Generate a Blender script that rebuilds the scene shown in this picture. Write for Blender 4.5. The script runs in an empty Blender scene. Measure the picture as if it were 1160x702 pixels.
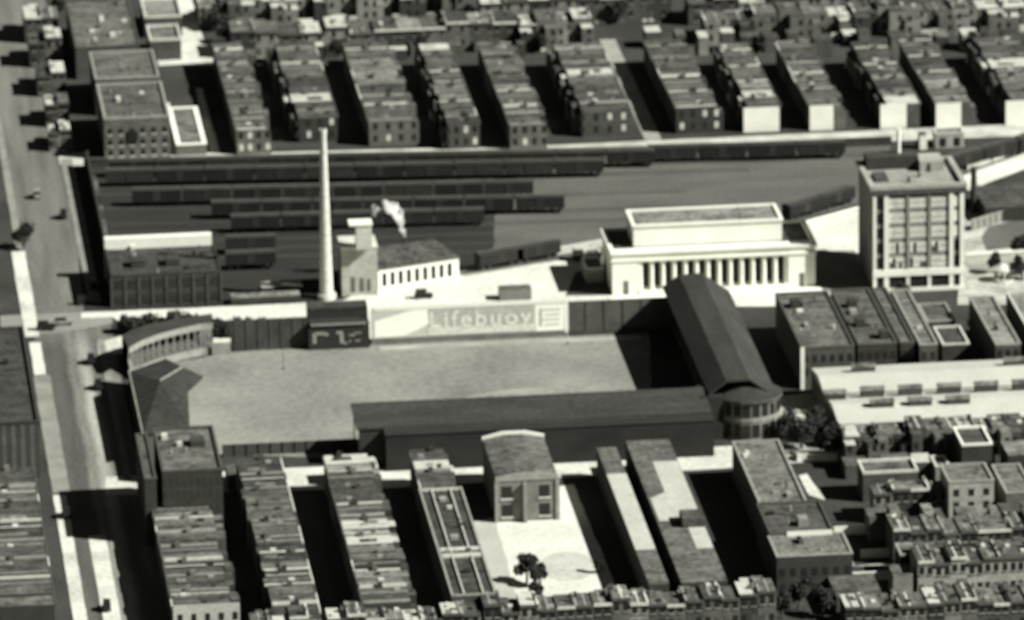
import bpy, math, random
from mathutils import Vector, Matrix
random.seed(7)
R = math.radians
S = bpy.context.scene
COL = S.collection
# ------------------------------------------------------------------ camera
FPX, DIST, PITCH, YAW, ROLL = 9000.0, 1800.0, R(17.0), R(5.9), 0.015
fwd = Vector((math.sin(YAW)*math.cos(PITCH), math.cos(YAW)*math.cos(PITCH), -math.sin(PITCH)))
rt0 = Vector((math.cos(YAW), -math.sin(YAW), 0))
up0 = rt0.cross(fwd)
rt = rt0*math.cos(ROLL) - up0*math.sin(ROLL)
up = rt0*math.sin(ROLL) + up0*math.cos(ROLL)
cam_loc = -fwd*DIST
cam = bpy.data.objects.new('camera', bpy.data.cameras.new('camera'))
COL.objects.link(cam)
m3 = Matrix((rt, up, -fwd)).transposed()
cam.matrix_world = Matrix.Translation(cam_loc) @ m3.to_4x4()
cam.data.sensor_width = 36
cam.data.lens = FPX/1160*36
cam.data.clip_start = 10; cam.data.clip_end = 12000
cam.data.dof.use_dof = True
cam.data.dof.focus_distance = 1000
cam.data.dof.aperture_fstop = 0.225
S.camera = cam
# ------------------------------------------------------------------ light
AZ, EL = R(25), R(39)            # light comes from +x, turned AZ towards the viewer
S.world = bpy.data.worlds.new('World'); S.world.use_nodes = True
wn = S.world.node_tree; wn.nodes.clear()
sky = wn.nodes.new('ShaderNodeTexSky'); sky.sky_type = 'NISHITA'; sky.sun_disc = False
sky.air_density = .22; sky.dust_density = .1; sky.sun_elevation = EL; sky.sun_rotation = math.pi/2 + AZ
bw = wn.nodes.new('ShaderNodeRGBToBW'); bg = wn.nodes.new('ShaderNodeBackground'); wo = wn.nodes.new('ShaderNodeOutputWorld')
wn.links.new(sky.outputs[0], bw.inputs[0]); wn.links.new(bw.outputs[0], bg.inputs[0]); wn.links.new(bg.outputs[0], wo.inputs[0])
bg.inputs[1].default_value = 0.05
sd = bpy.data.lights.new('sun', 'SUN'); sd.energy = 5.0; sd.angle = R(0.5); sd.color = (1, .985, .95)
so = bpy.data.objects.new('sun', sd); COL.objects.link(so)
to_sun = Vector((math.cos(AZ)*math.cos(EL), -math.sin(AZ)*math.cos(EL), math.sin(EL)))
so.rotation_euler = to_sun.to_track_quat('Z', 'Y').to_euler(); so.location = (0, 0, 300)
S.view_settings.view_transform = 'Standard'; S.view_settings.look = 'None'
S.view_settings.gamma = 1; S.view_settings.exposure = 0.82
S.render.engine = 'CYCLES'; S.cycles.volume_bounces = 6

# ------------------------------------------------------------------ helpers
def P(px, py, z=0.0):
    """world point at height z seen at a pixel of the 1160x702 photograph"""
    d = fwd*FPX + rt*(px-580) + up*(351-py)
    return cam_loc + d*((z-cam_loc.z)/d.z)
def ridge_rect(xl, xr, yn, yf, h):
    """grid aligned footprint from a roof seen at near-left (xl,yn), near-right x xr, far edge yf (above the left corner)"""
    a = P(xl, yn, h); b = P(xr, yn-.045*(xr-xl), h); c = P(xl-.4*(yn-yf), yf, h)
    return a.x, b.x, a.y, c.y
MATS = {}
def mat(name, g, var=.22, scale=.12, fine=1.6, sx=1, sy=1, rough=.9, tint=(1, 1.012, .88), fvar=.18, bands=None):
    if name in MATS: return MATS[name]
    m = bpy.data.materials.new(name); m.use_nodes = True; MATS[name] = m
    nt = m.node_tree; N = nt.nodes; L = nt.links
    b = N['Principled BSDF']; b.inputs['Roughness'].default_value = rough
    b.inputs['Specular IOR Level'].default_value = .25
    geo = N.new('ShaderNodeNewGeometry'); mp = N.new('ShaderNodeMapping'); mp.inputs['Scale'].default_value = (sx, sy, 1)
    L.new(geo.outputs['Position'], mp.inputs[0])
    def noise(sc, det, src):
        n = N.new('ShaderNodeTexNoise'); n.inputs['Scale'].default_value = sc; n.inputs['Detail'].default_value = det
        L.new(src, n.inputs['Vector']); return n.outputs['Fac']
    def mth(op, a, c):
        q = N.new('ShaderNodeMath'); q.operation = op
        for i, v in enumerate((a, c)):
            if isinstance(v, (int, float)): q.inputs[i].default_value = v
            else: L.new(v, q.inputs[i])
        return q.outputs[0]
    n1 = noise(scale, 5, mp.outputs[0]); n2 = noise(fine, 2, geo.outputs['Position'])
    v1 = mth('MULTIPLY', mth('SUBTRACT', n1, .5), var*4)
    v2 = mth('MULTIPLY', mth('SUBTRACT', n2, .5), fvar*4.5)
    f = mth('ADD', mth('ADD', v1, v2), 1.0)
    if bands:                                     # (axis 'X'/'Y'/'Z', period, depth, duty)
        ax, per, dep, duty = bands
        sp = N.new('ShaderNodeSeparateXYZ'); L.new(geo.outputs['Position'], sp.inputs[0])
        s = mth('FRACT', mth('MULTIPLY', sp.outputs[ax], 1/per), 0)
        s = mth('LESS_THAN', s, duty)
        f = mth('MULTIPLY', f, mth('ADD', mth('MULTIPLY', s, dep), 1.0))
    f = mth('MAXIMUM', mth('MULTIPLY', f, g), .004)
    cb = N.new('ShaderNodeCombineColor')
    for i in range(3): L.new(mth('MULTIPLY', f, tint[i]), cb.inputs[i])
    L.new(cb.outputs[0], b.inputs['Base Color'])
    return m
# roofs
RF = [mat('roof_tar_%s' % n, g*1.08, .6, .3, .9, fvar=.55, sx=.6) for n, g in
      (('coal', .035), ('dark', .05), ('slate', .065), ('worn', .085), ('grey', .11), ('ash', .15))]
RF_LIGHT = mat('roof_aluminium_paint', .42, .16, .3)
RF_WHITE = mat('roof_white', .42, .09, .1, fvar=.1)
BR = [mat('brick_%s' % n, g, .25, .4, 1.5, bands=('Z', .6, .12, .5)) for n, g in (('deep', .035), ('mid', .06), ('warm', .1), ('pale', .18))]
WHITE = mat('white_stone', .74, .09, .15, fvar=.06)
CREAM = mat('cream_stucco', .72, .05, .2, fvar=.06)
TRIM = mat('trim_painted', .5, .15, .5)
TRIM_MID = mat('trim_grey', .25, .2, .5)
TRIM_DK = mat('trim_dark', .07, .2, .5)
GLASS = mat('window_glass_dark', .02, .1, .5, rough=.35)
SHADE = mat('window_shade', .5, .12, .5)
LEAF = mat('leaf_dark', .035, .4, .8, 3)
LEAF2 = mat('leaf_mid', .055, .4, .8, 3)
BARK = mat('bark', .06)
STEEL = mat('painted_steel_dark', .045, .2, .4)
CARWOOD = [mat('boxcar_%s' % n, g, .2, .3) for n, g in (('soot', .012), ('rust', .018), ('brown', .026))]
CARROOF = mat('boxcar_roof', .03, .3, .3)
CONC = mat('concrete_light', .4, .2, .1)

class MB:
    def __init__(s): s.v = []; s.f = []
    def box(s, x0, x1, y0, y1, z0, z1):
        if x1 < x0: x0, x1 = x1, x0
        if y1 < y0: y0, y1 = y1, y0
        n = len(s.v)
        s.v += [(x0,y0,z0),(x1,y0,z0),(x1,y1,z0),(x0,y1,z0),(x0,y0,z1),(x1,y0,z1),(x1,y1,z1),(x0,y1,z1)]
        s.f += [tuple(n+i for i in q) for q in ((0,3,2,1),(4,5,6,7),(0,1,5,4),(1,2,6,5),(2,3,7,6),(3,0,4,7))]
        return s
    def prism(s, pts, z0, z1):                     # pts ccw (x,y); z1 may be list
        n = len(s.v); k = len(pts)
        zt = z1 if isinstance(z1, (list, tuple)) else [z1]*k
        s.v += [(p[0], p[1], z0) for p in pts] + [(p[0], p[1], z) for p, z in zip(pts, zt)]
        s.f.append(tuple(n+i for i in reversed(range(k)))); s.f.append(tuple(n+k+i for i in range(k)))
        for i in range(k):
            j = (i+1) % k; s.f.append((n+i, n+j, n+k+j, n+k+i))
        return s
    def extrude(s, prof, axis, a0, a1):            # profile in the plane across axis; prof (other, z)
        n = len(s.v); k = len(prof)
        for a in (a0, a1):
            s.v += [((a, p[0], p[1]) if axis == 'x' else (p[0], a, p[1])) for p in prof]
        s.f.append(tuple(n+i for i in range(k))); s.f.append(tuple(n+k+i for i in reversed(range(k))))
        for i in range(k):
            j = (i+1) % k; s.f.append((n+j, n+i, n+k+i, n+k+j))
        return s
    def cyl(s, x, y, z0, z1, r0, r1=None, k=14):
        r1 = r0 if r1 is None else r1; n = len(s.v)
        for z, r in ((z0, r0), (z1, r1)):
            for i in range(k):
                a = 2*math.pi*i/k; s.v.append((x+r*math.cos(a), y+r*math.sin(a), z))
        s.f.append(tuple(n+i for i in reversed(range(k)))); s.f.append(tuple(n+k+i for i in range(k)))
        for i in range(k):
            j = (i+1) % k; s.f.append((n+i, n+j, n+k+j, n+k+i))
        return s
    def tube(s, a, b, r0, r1, k=6):
        a = Vector(a); b = Vector(b); d = (b-a).normalized()
        u = d.cross(Vector((.3, .9, .2))).normalized(); w = d.cross(u); n = len(s.v)
        for c, r in ((a, r0), (b, r1)):
            for i in range(k):
                t = 2*math.pi*i/k; q = c + u*(r*math.cos(t)) + w*(r*math.sin(t)); s.v.append(tuple(q))
        for i in range(k):
            j = (i+1) % k; s.f.append((n+i, n+j, n+k+j, n+k+i))
        s.f.append(tuple(n+k+i for i in range(k)))
        return s
    def build(s, name, m, parent=None, off=None):
        me = bpy.data.meshes.new(name)
        o = off if off is not None else (0, 0, 0)
        me.from_pydata([(v[0]-o[0], v[1]-o[1], v[2]-o[2]) for v in s.v], [], s.f)
        me.materials.append(m); me.validate()
        ob = bpy.data.objects.new(name, me); COL.objects.link(ob)
        if parent is not None: ob.parent = parent
        elif off is not None: ob.location = off
        return ob
LABELS = set()
def tag(o, label=None, cat=None, group=None, kind=None):
    if label: o['label'] = label
    if cat: o['category'] = cat
    if group: o['group'] = group
    if kind: o['kind'] = kind
    if label and not kind:
        if label in LABELS and not group: print('DUP LABEL', label)
        if not 4 <= len(label.split()) <= 16: print('LABEL LEN', len(label.split()), label)
        LABELS.add(label)
    return o
def thing(name, label, cat, loc, group=None):
    o = bpy.data.objects.new(name, None); COL.objects.link(o); o.location = loc; o.empty_display_size = .5
    return tag(o, label, cat, group)
ORD = 'first second third fourth fifth sixth seventh eighth ninth tenth eleventh twelfth thirteenth fourteenth fifteenth sixteenth seventeenth eighteenth nineteenth twentieth'.split() + ['twenty-'+w for w in 'first second third fourth fifth sixth seventh eighth ninth'.split()]
ORD += ['thirtieth']
def ground(name, pts, z, m, kind='structure', px=True, cat=None, label=None):
    q = [tuple(P(x, y, z))[:2] for x, y in pts] if px else pts
    if px:                                         # ragged worn edges
        rj = random.Random(int(sum(x for x, y in pts))); q2 = []
        for i in range(len(q)):
            a, b = Vector(q[i]), Vector(q[(i+1) % len(q)]); n = max(1, int((b-a).length/5)); d = (b-a).normalized(); nn = Vector((-d.y, d.x))
            for k in range(n):
                p = a+(b-a)*(k/n)+(nn*rj.uniform(-.2, .2) if k else Vector((0, 0))); q2.append((p.x, p.y))
        q = q2
    a = sum(q[i][0]*q[(i+1) % len(q)][1]-q[(i+1) % len(q)][0]*q[i][1] for i in range(len(q)))
    if a < 0: q = q[::-1]
    me = bpy.data.meshes.new(name); me.from_pydata([(x, y, z) for x, y in q], [], [tuple(range(len(q)))])
    me.materials.append(m); o = bpy.data.objects.new(name, me); COL.objects.link(o)
    tag(o, label, cat, None, kind); return o

# ------------------------------------------------------------------ the setting: ground sheets
G_BASE = mat('ground_urban', .035, .4, .06, .9, fvar=.3)
G_YARDL = mat('cinder_dark', .021, .35, .05, 1.2, sy=6, fvar=.3)
G_YARDR = mat('cinder_grey', .095, .25, .04, 1.2, sy=2.5, fvar=.25)
G_ASPH = mat('asphalt', .1, .3, .03, 1.2, sx=5, sy=.35)
G_ASPHL = mat('asphalt_worn_pale', .2, .25, .05, 1.2, sx=5, sy=.4)
G_WALK = mat('pavement_pale', .5, .3, .08, 1.0, fvar=.2)
G_WHITE = mat('paving_bright', .56, .14, .06, .8)
G_GRASS = mat('field_turf', .2, .34, .035, .6, fvar=.2)
G_DIRT = mat('infield_dirt', .25, .3, .08, .8)
G_TRACKS = mat('ballast', .12, .35, .08, 1.5)
G_LAWN = mat('lawn_grey', .1, .3, .1, 1)
G_SAND = mat('yard_sand', .55, .14, .08, .9, fvar=.15)
ground('ground', [(-3000,-1500),(3000,-1500),(3000,3500),(-3000,3500)], 0, G_BASE, px=False)
# streets running away from the viewer are grid aligned in X ; given by x at a pixel row
def ystreet(name, pxl, pxr, py, yn, yf, z, m):
    a = P(pxl, py).x; b = P(pxr, py).x; y0 = P((pxl+pxr)/2, yn).y; y1 = P((pxl+pxr)/2, yf).y
    rj = random.Random(int(pxl*9+yn)); j = 0 if name == 'avenue' else .08; n = max(1, int(abs(y1-y0)/5))
    L_ = [(a+rj.uniform(-j, j), y1+(y0-y1)*i/n) for i in range(n+1)]; R_ = [(b+rj.uniform(-j, j), y0+(y1-y0)*i/n) for i in range(n+1)]
    return ground(name, L_+R_, z, m, px=False)
def lane_mat(name, stops, x0, x1, ya, yb, base):
    """asphalt whose worn lanes run along the road: albedo profile across X, faded in between ya and yb"""
    m = mat(name, 1.0, .38, .07, 1.1, sx=4, sy=.25, fvar=.3); nt = m.node_tree; N = nt.nodes; L = nt.links
    geo = [n for n in N if n.type == 'NEW_GEOMETRY'][0]; sp = N.new('ShaderNodeSeparateXYZ'); nz = N.new('ShaderNodeTexNoise'); nz.inputs['Scale'].default_value = .04
    L.new(geo.outputs['Position'], sp.inputs[0]); L.new(geo.outputs['Position'], nz.inputs['Vector'])
    def mth(op, a, c, d=None):
        q = N.new('ShaderNodeMath'); q.operation = op
        for k, v_ in enumerate((a, c, d)):
            if v_ is None: continue
            if isinstance(v_, (int, float)): q.inputs[k].default_value = v_
            else: L.new(v_, q.inputs[k])
        return q.outputs[0]
    xw = mth('ADD', sp.outputs['X'], mth('MULTIPLY', mth('SUBTRACT', nz.outputs[0], .5), 3.0))
    mr = N.new('ShaderNodeMapRange'); mr.inputs[1].default_value = x0; mr.inputs[2].default_value = x1; L.new(xw, mr.inputs[0])
    cr = N.new('ShaderNodeValToRGB'); L.new(mr.outputs[0], cr.inputs[0]); e = cr.color_ramp.elements
    while len(e) < len(stops): e.new(.5)
    for k, (p_, g_) in enumerate(stops): e[k].position = p_; e[k].color = (g_, g_, g_, 1)
    my = N.new('ShaderNodeMapRange'); my.inputs[1].default_value = ya; my.inputs[2].default_value = yb; L.new(sp.outputs['Y'], my.inputs[0])
    val = mth('ADD', mth('MULTIPLY', cr.outputs[0], my.outputs[0]), mth('MULTIPLY', mth('SUBTRACT', 1.0, my.outputs[0]), base))
    cb = [n for n in N if n.type == 'COMBINE_COLOR'][0]
    for k in range(3):
        src = cb.inputs[k].links[0].from_socket; L.new(mth('MULTIPLY', src, val), cb.inputs[k])
    return m
AX0, AX1 = P(42, 400).x, P(134, 400).x
AVM = lane_mat('asphalt_lanes', [(0, .09), (.2, .07), (.33, .075), (.4, .19), (.46, .16), (.54, .3), (.6, .27), (.68, .12), (.8, .1), (.88, .15), (1, .12)], AX0, AX1, P(90, 378).y+6, P(90, 395).y, .125)
ystreet('avenue', 42, 132, 400, 760, -260, .02, AVM)
ystreet('avenue_pale_strip', 106, 126, 640, 800, 606, .05, G_WALK)
ystreet('avenue_pavement', 35, 48, 400, 425, 388, .12, G_WHITE)
ystreet('avenue_pavement', 33, 52, 400, 560, 426, .12, mat('pavement_mid', .2, .3, .15))
ystreet('avenue_pavement', 33, 47, 400, 800, 562, .12, G_WALK)
ystreet('avenue_pavement', 20, 36, 330, 382, 285, .12, G_WALK)
ystreet('avenue_pavement', 4, 12, 200, 284, 130, .12, mat('pavement_mid', .3))
ystreet('avenue_pavement', 76, 90, 220, 345, 180, .12, mat('pavement_mid', .3))
ystreet('avenue_pavement', 119, 127, 430, 545, 384, .12, mat('pavement_mid', .3))
ground('corner_pavement', [(112,402),(110,388),(138,380),(143,400)], .1, G_WALK)
ground('corner_pavement', [(68,186),(66,176),(102,172),(98,190)], .1, G_WALK)
# rail yard
ground('rail_yard', [(95,352),(80,186),(640,166),(640,300),(430,352)], .03, G_YARDL)
ground('rail_yard_open', [(560,316),(560,245),(600,180),(1010,155),(1000,222),(890,250),(700,290)], .05, G_YARDR)
# the wide street beyond the ball ground and the bright plaza
ground('broad_street', [(140,368),(128,359),(92,360),(92,354),(300,345),(425,338),(425,384),(240,388)], .06, G_WHITE)
ground('cross_road', [(-200,382),(-200,366),(125,352),(128,366),(60,378)], .05, mat('asphalt_cross', .2, .3, .05))
ground('plaza', [(424,385),(388,340),(428,322),(530,306),(600,296),(690,276),(960,250),(1000,262),(1000,346),(805,347),(800,371),(700,373)], .08, G_WHITE)
ground('plaza_grey', [(640,335),(652,308),(700,300),(700,334)], .1, mat('plaza_sheet_dark', .05))  # darker ground sheet left of the station
ground('plaza_grey', [(900,300),(905,286),(968,283),(990,332),(925,330)], .1, mat('office_shadow_grey', .22, .2, .1))  # office block's cast shadow painted on the plaza as a greyer sheet
# railway line curving right
ground('railway', [(520,312),(524,302),(690,272),(890,243),(975,218),(1095,183),(1160,158),(1230,130),(1230,147),(1160,172),(1090,197),(975,231),(890,254),(690,286)], .12, G_TRACKS)
ground('service_road', [(885,276),(890,256),(975,233),(1090,199),(1160,174),(1230,150),(1230,165),(1160,192),(1095,216),(1050,230),(975,262)], .14, G_WHITE)
# right hand open ground beside the tall block
ground('paved_court', [(1085,345),(1085,240),(1160,225),(1260,210),(1260,345)], .06, mat('court_pale', .36, .5, .15, fvar=.4))
ground('lawn', [(1112,268),(1120,256),(1200,240),(1200,272),(1118,284)], .1, G_LAWN)
ground('lawn', [(1095,300),(1100,291),(1165,284),(1165,303),(1105,312)], .1, mat('lawn_b', .2, .3, .1))
ground('dark_lot', [(1100,240),(1104,212),(1160,205),(1220,215),(1160,226),(1120,240)], .16, mat('tar_lot', .06, .2, .1))
ground('footpath', [(1095,290),(1095,286),(1200,277),(1200,281)], .18, G_WHITE)
# street below the far terraces
ground('far_street', [(95,186),(95,178),(330,172),(640,164),(900,152),(1010,147),(1260,136),(1260,150),(1010,160),(740,172),(400,180)], .1, mat('far_street_pale', .42, .35, .15, fvar=.3))
# playing field
FIELD = [(262,399),(200,410),(165,430),(175,512),(420,520),(740,500),(735,360),(640,368),(430,383)]
ground('playing_field', FIELD, .05, G_GRASS)
ground('worn_strip', [(430,392),(560,386),(725,380),(727,384),(560,391),(430,397)], .09, mat('warning_track', .27, .3, .1))
ground('worn_strip', [(470,462),(560,443),(640,437),(640,440),(565,446),(480,465)], .11, mat('warning_track', .27, .3, .1))
ground('infield', [(520,478),(560,447),(640,440),(700,447),(735,470),(700,500)], .07, G_DIRT)
# street between ball ground and near terraces
ground('near_street', [(120,560),(120,540),(440,524),(820,505),(960,498),(960,520),(820,530),(440,552)], .04, G_WALK)
ground('near_yard', [(565,720),(560,560),(650,548),(720,720)], .05, G_SAND)
ground('near_yard_worn', [(643+33*math.cos(k*.2618), 641+16*math.sin(k*.2618)) for k in range(24)], .08, mat('yard_worn', .42, .2, .1, .9))
ground('side_street', [(536,590),(560,586),(590,690),(560,690)], .06, mat('side_street_pale', .36, .15, .1))
ground('mid_yard', [(870,520),(860,450),(930,445),(960,520)], .05, mat('yard_mixed', .25, .6, .2, 1, fvar=.5))

# ------------------------------------------------------------------ house builder
def frame(front, x0, x1, y0, y1):
    """(u along the row, v from front to rear) -> world box; returns fn and (w, d)"""
    if front == '-y': return (lambda u0,u1,v0,v1: (x0+u0, x0+u1, y0+v0, y0+v1)), x1-x0, y1-y0
    if front == '+y': return (lambda u0,u1,v0,v1: (x1-u1, x1-u0, y1-v1, y1-v0)), x1-x0, y1-y0
    if front == '-x': return (lambda u0,u1,v0,v1: (x0+v0, x0+v1, y1-u1, y1-u0)), y1-y0, x1-x0
    return (lambda u0,u1,v0,v1: (x1-v1, x1-v0, y0+u0, y0+u1)), y1-y0, x1-x0
HC = [0]
def rowhouse(x0, x1, y0, y1, h, front, label, group, wall, roof, flip=False, windows=False, rear_windows=False,
             ell=.3, par=None, light_trim=.4, endwall=None, storeys=2, name='rowhouse'):
    f, w, d = frame(front, x0+.01, x1-.01, y0+.01, y1-.01)
    loc = ((x0+x1)/2, (y0+y1)/2, 0); t = thing(name, label, 'house', loc, group)
    rnd = random.Random(HC[0]*13+5); HC[0] += 1
    dm = d*(1-ell)
    def U(a, b): return (w-b, w-a) if flip else (a, b)
    def bx(mb, u0, u1, v0, v1, z0, z1):
        u0, u1 = U(u0, u1); q = f(u0, u1, v0, v1); mb.box(*q, z0, z1)
    mb = MB(); bx(mb, 0, w, 0, dm, 0, h)
    eh = h-rnd.choice((.5, .8, 1.6))
    if ell > 0: bx(mb, 0, w*.62, dm, d, 0, eh)
    mb.build('wall', wall, t, loc)
    r = MB()
    a = .12
    bx(r, 0, w, 0, dm, h, h+a)
    if ell > 0: bx(r, 0, w*.62, dm+.01, d, eh, eh+a)
    r.build('roof', roof, t, loc)
    c = MB(); bx(c, 0, w, -.3, 0, h-.35, h+.25)
    c.build('cornice', TRIM if rnd.random() < light_trim else TRIM_DK, t, loc)
    p = MB(); ph = rnd.choice((.25, .35, .5)); bx(p, 0, .42, .02, dm-.02, h+a, h+a+ph)
    p.build('parapet', par or rnd.choice((TRIM_DK, wall, TRIM_MID, TRIM_MID, TRIM)), t, loc)
    if rnd.random() < .55:
        um = rnd.uniform(.45, .6)*w; sm_ = MB(); bx(sm_, um, um+.35, .1, dm-.1, h+a, h+a+.08); sm_.build('roof_seam', rnd.choice((TRIM_MID, TRIM_MID, TRIM_DK, TRIM)), t, loc)
    if rnd.random() < .55:
        ua = rnd.uniform(.5, w*.5); va = rnd.uniform(.05, .5)*dm; tp = MB(); bx(tp, ua, ua+rnd.uniform(1.2, w*.45), va, va+rnd.uniform(.15, .45)*dm, h+a, h+a+.05)
        tp.build('tar_patch', rnd.choice(RF), t, loc)
    cv = rnd.uniform(.2, .7)*dm
    ch = MB(); bx(ch, .3, .85, cv, cv+1.0, h+a, h+1.3); ch.build('chimney', rnd.choice(BR), t, loc)
    if rnd.random() < .45:
        s = MB(); uu = rnd.uniform(.35, .6)*w; vv = rnd.uniform(.15, .75)*dm
        bx(s, uu, uu+.9, vv, vv+1.2, h+a, h+.5); s.build('skylight', rnd.choice((TRIM, GLASS, TRIM_MID)), t, loc)
    if ell > 0 and rnd.random() < .6:
        s = MB(); bx(s, w*.64, w*.98, d-.2, d, 0, 1.8); s.build('yard_fence', rnd.choice((TRIM, TRIM_DK)), t, loc)
    if windows:
        dr = MB(); bx(dr, .35, 1.35, -.06, .02, .5, 2.7); dr.build('door', TRIM_DK, t, loc)
        st = MB(); bx(st, .3, 1.4, -.9, -.07, 0, .45); st.build('step', TRIM, t, loc)
        fh = h/storeys
        for s_ in range(storeys):
            us = (.4, w*.62) if s_ else (w*.62,)
            for uu in us:
                g = MB(); z = s_*fh+1.15; bx(g, uu, uu+1.0, -.05, .02, z, z+1.65); g = g.build('window', GLASS, t, loc)
                q = MB(); bx(q, uu-.12, uu+1.12, -.18, -.005, z-.2, z-.005); q.build('sill', TRIM_MID, g, loc)
    if rear_windows:
        for z in (1.3, 4.2):
            g = MB(); bx(g, w*.12, w*.12+.9, d-.02, d+.05, z, z+1.5); g.build('window', GLASS, t, loc)
            g = MB(); bx(g, w*.7, w*.7+.8, dm-.02, dm+.05, z, z+1.5); g.build('window', GLASS, t, loc)
    if endwall:
        e = MB(); e.box(x0+.02, x1-.02, y0-.12, y0, 0, h+.5); e.build('end_wall', endwall, t, loc)
    return t
def wshuf(ms, ws, rnd): return rnd.choices(ms, ws)[0]
def yrow(desc, group, xl, xr, yn, yf, h, n, front, tones=(1,3,4,3,1,.6), ell=.14, endwall=None, brick=None, lt=.12, pp=.2, from_='near', storeys=2, endwin=0):
    """terrace running away from the viewer"""
    x0, x1, y0, y1 = ridge_rect(xl, xr, yn, yf, h); w = (y1-y0)/n
    rnd = random.Random(int(xl*7+yn)); lastr = None
    for i in range(n):
        if lastr is None or rnd.random() > .35: lastr = wshuf(RF, tones, rnd)
        roof = lastr
        if rnd.random() < .05: roof = RF_LIGHT
        hh = h + rnd.choice((0, 0, 0, .15, .3, -.2)); jx = rnd.uniform(-.5, .4)
        lab = '%s rowhouse from the near end, %s' % (ORD[i], desc)
        par = rnd.choice((TRIM, TRIM_MID)) if rnd.random() < pp else None
        r0, r1 = (x0, x1+jx) if front == '-x' else (x0-jx, x1)
        t = rowhouse(r0, r1, y0+i*w, y0+(i+1)*w, hh, front, lab, group, brick or rnd.choice(BR[:3]), roof, flip=(i % 2 == 0),
                 ell=ell, par=par, light_trim=lt, endwall=endwall if i == 0 else None)
        if i == 0 and endwin:
            loc = t.location
            for k in range(endwin):
                for z in (1.2, 4.2):
                    xx = x0+(k+.5)*(x1-x0)/endwin
                    yy = y0-(.12 if endwall else 0)
                    g = MB().box(xx-.5, xx+.5, yy-.05, yy+.02, z, z+1.6).build('window', GLASS if endwall or rnd.random() < .6 else SHADE, t, loc)
    return x0, x1, y0, y1
def xrow(desc, group, xl, xr, yn, yf, h, n, front='-y', tones=(1,2,3,3,2,1), ell=.3, brick=None, lt=.22, light=.12, windows=True, storeys=2, skip=()):
    """terrace running across the view, counted from the left"""
    x0, x1, y0, y1 = ridge_rect(xl, xr, yn, yf, h); w = (x1-x0)/n
    rnd = random.Random(int(xl*5+yn*3))
    for i in range(n):
        if i in skip: continue
        roof = RF_LIGHT if rnd.random() < light else wshuf(RF, tones, rnd)
        hh = h + rnd.choice((0, 0, .3, .7, -.4, 1.2, -.7)); jy = rnd.uniform(-.4, .4)
        lab = '%s rowhouse from the left, %s' % (ORD[i], desc)
        rowhouse(x0+i*w, x0+(i+1)*w, y0+(jy if front == '+y' else 0), y1+(jy if front == '-y' else 0), hh, front, lab, group,
                 brick or rnd.choice(BR), roof, flip=(i % 2 == 0), windows=windows and front == '-y',
                 rear_windows=windows and front == '+y', ell=ell, light_trim=lt, storeys=storeys)
def winrow(t, loc, x0, x1, y, zs, n, ww, wh, m=None, sill=True, skip=(), nm='window'):
    for i in range(n):
        if i in skip: continue
        xc = x0+(i+.5)*(x1-x0)/n
        for z in zs:
            g = MB().box(xc-ww/2, xc+ww/2, y-.05, y+.03, z, z+wh).build(nm, m or GLASS, t, loc)
            if sill: MB().box(xc-ww/2-.1, xc+ww/2+.1, y-.2, y-.005, z-.25, z-.01).build('sill', TRIM, g, loc)
def building(name, label, cat, xl, xr, yn, yf, h, wall, roof, parapet=None, ph=.6, pt=.4, cols=0, zs=(), ww=1.1, wh=1.7, wmat=None, z0=0, group=None, sill=True):
    x0, x1, y0, y1 = ridge_rect(xl, xr, yn, yf, h); loc = ((x0+x1)/2, (y0+y1)/2, z0)
    t = thing(name, label, cat, loc, group)
    MB().box(x0, x1, y0, y1, z0, h).build('wall', wall, t, loc)
    MB().box(x0, x1, y0, y1, h, h+.15).build('roof', roof, t, loc)
    if parapet:
        m = MB(); a = h+.15; b = a+ph
        m.box(x0-.1, x1+.1, y0-.1, y0+pt, a, b); m.box(x0-.1, x1+.1, y1-pt, y1+.1, a, b)
        m.box(x0-.1, x0+pt, y0+pt, y1-pt, a, b); m.box(x1-pt, x1+.1, y0+pt, y1-pt, a, b)
        m.build('parapet', parapet, t, loc)
    if cols: winrow(t, loc, x0, x1, y0, zs, cols, ww, wh, wmat, sill)
    if (x1-x0)*(y1-y0) > 150 and z0 == 0 and h > 6.5:
        rv = random.Random(int(xl*3+yn))
        for k in range(min(12, int((x1-x0)*(y1-y0)/55))):
            xx = rv.uniform(x0+1, x1-2.5); yy = rv.uniform(y0+1, y1-3); zt = h+.152+rv.uniform(.3, 1.1)
            if rv.random() < .5: MB().box(xx, xx+rv.uniform(.6, 1.6), yy, yy+rv.uniform(.6, 2.4), h+.152, zt).build('skylight', rv.choice((TRIM_MID, TRIM_DK, GLASS, TRIM)), t, loc)
            else: MB().cyl(xx, yy, h+.152, zt+.4, .25, .2, 8).build('vent', rv.choice((TRIM_MID, TRIM_DK)), t, loc)
    return t, loc, (x0, x1, y0, y1)

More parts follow.
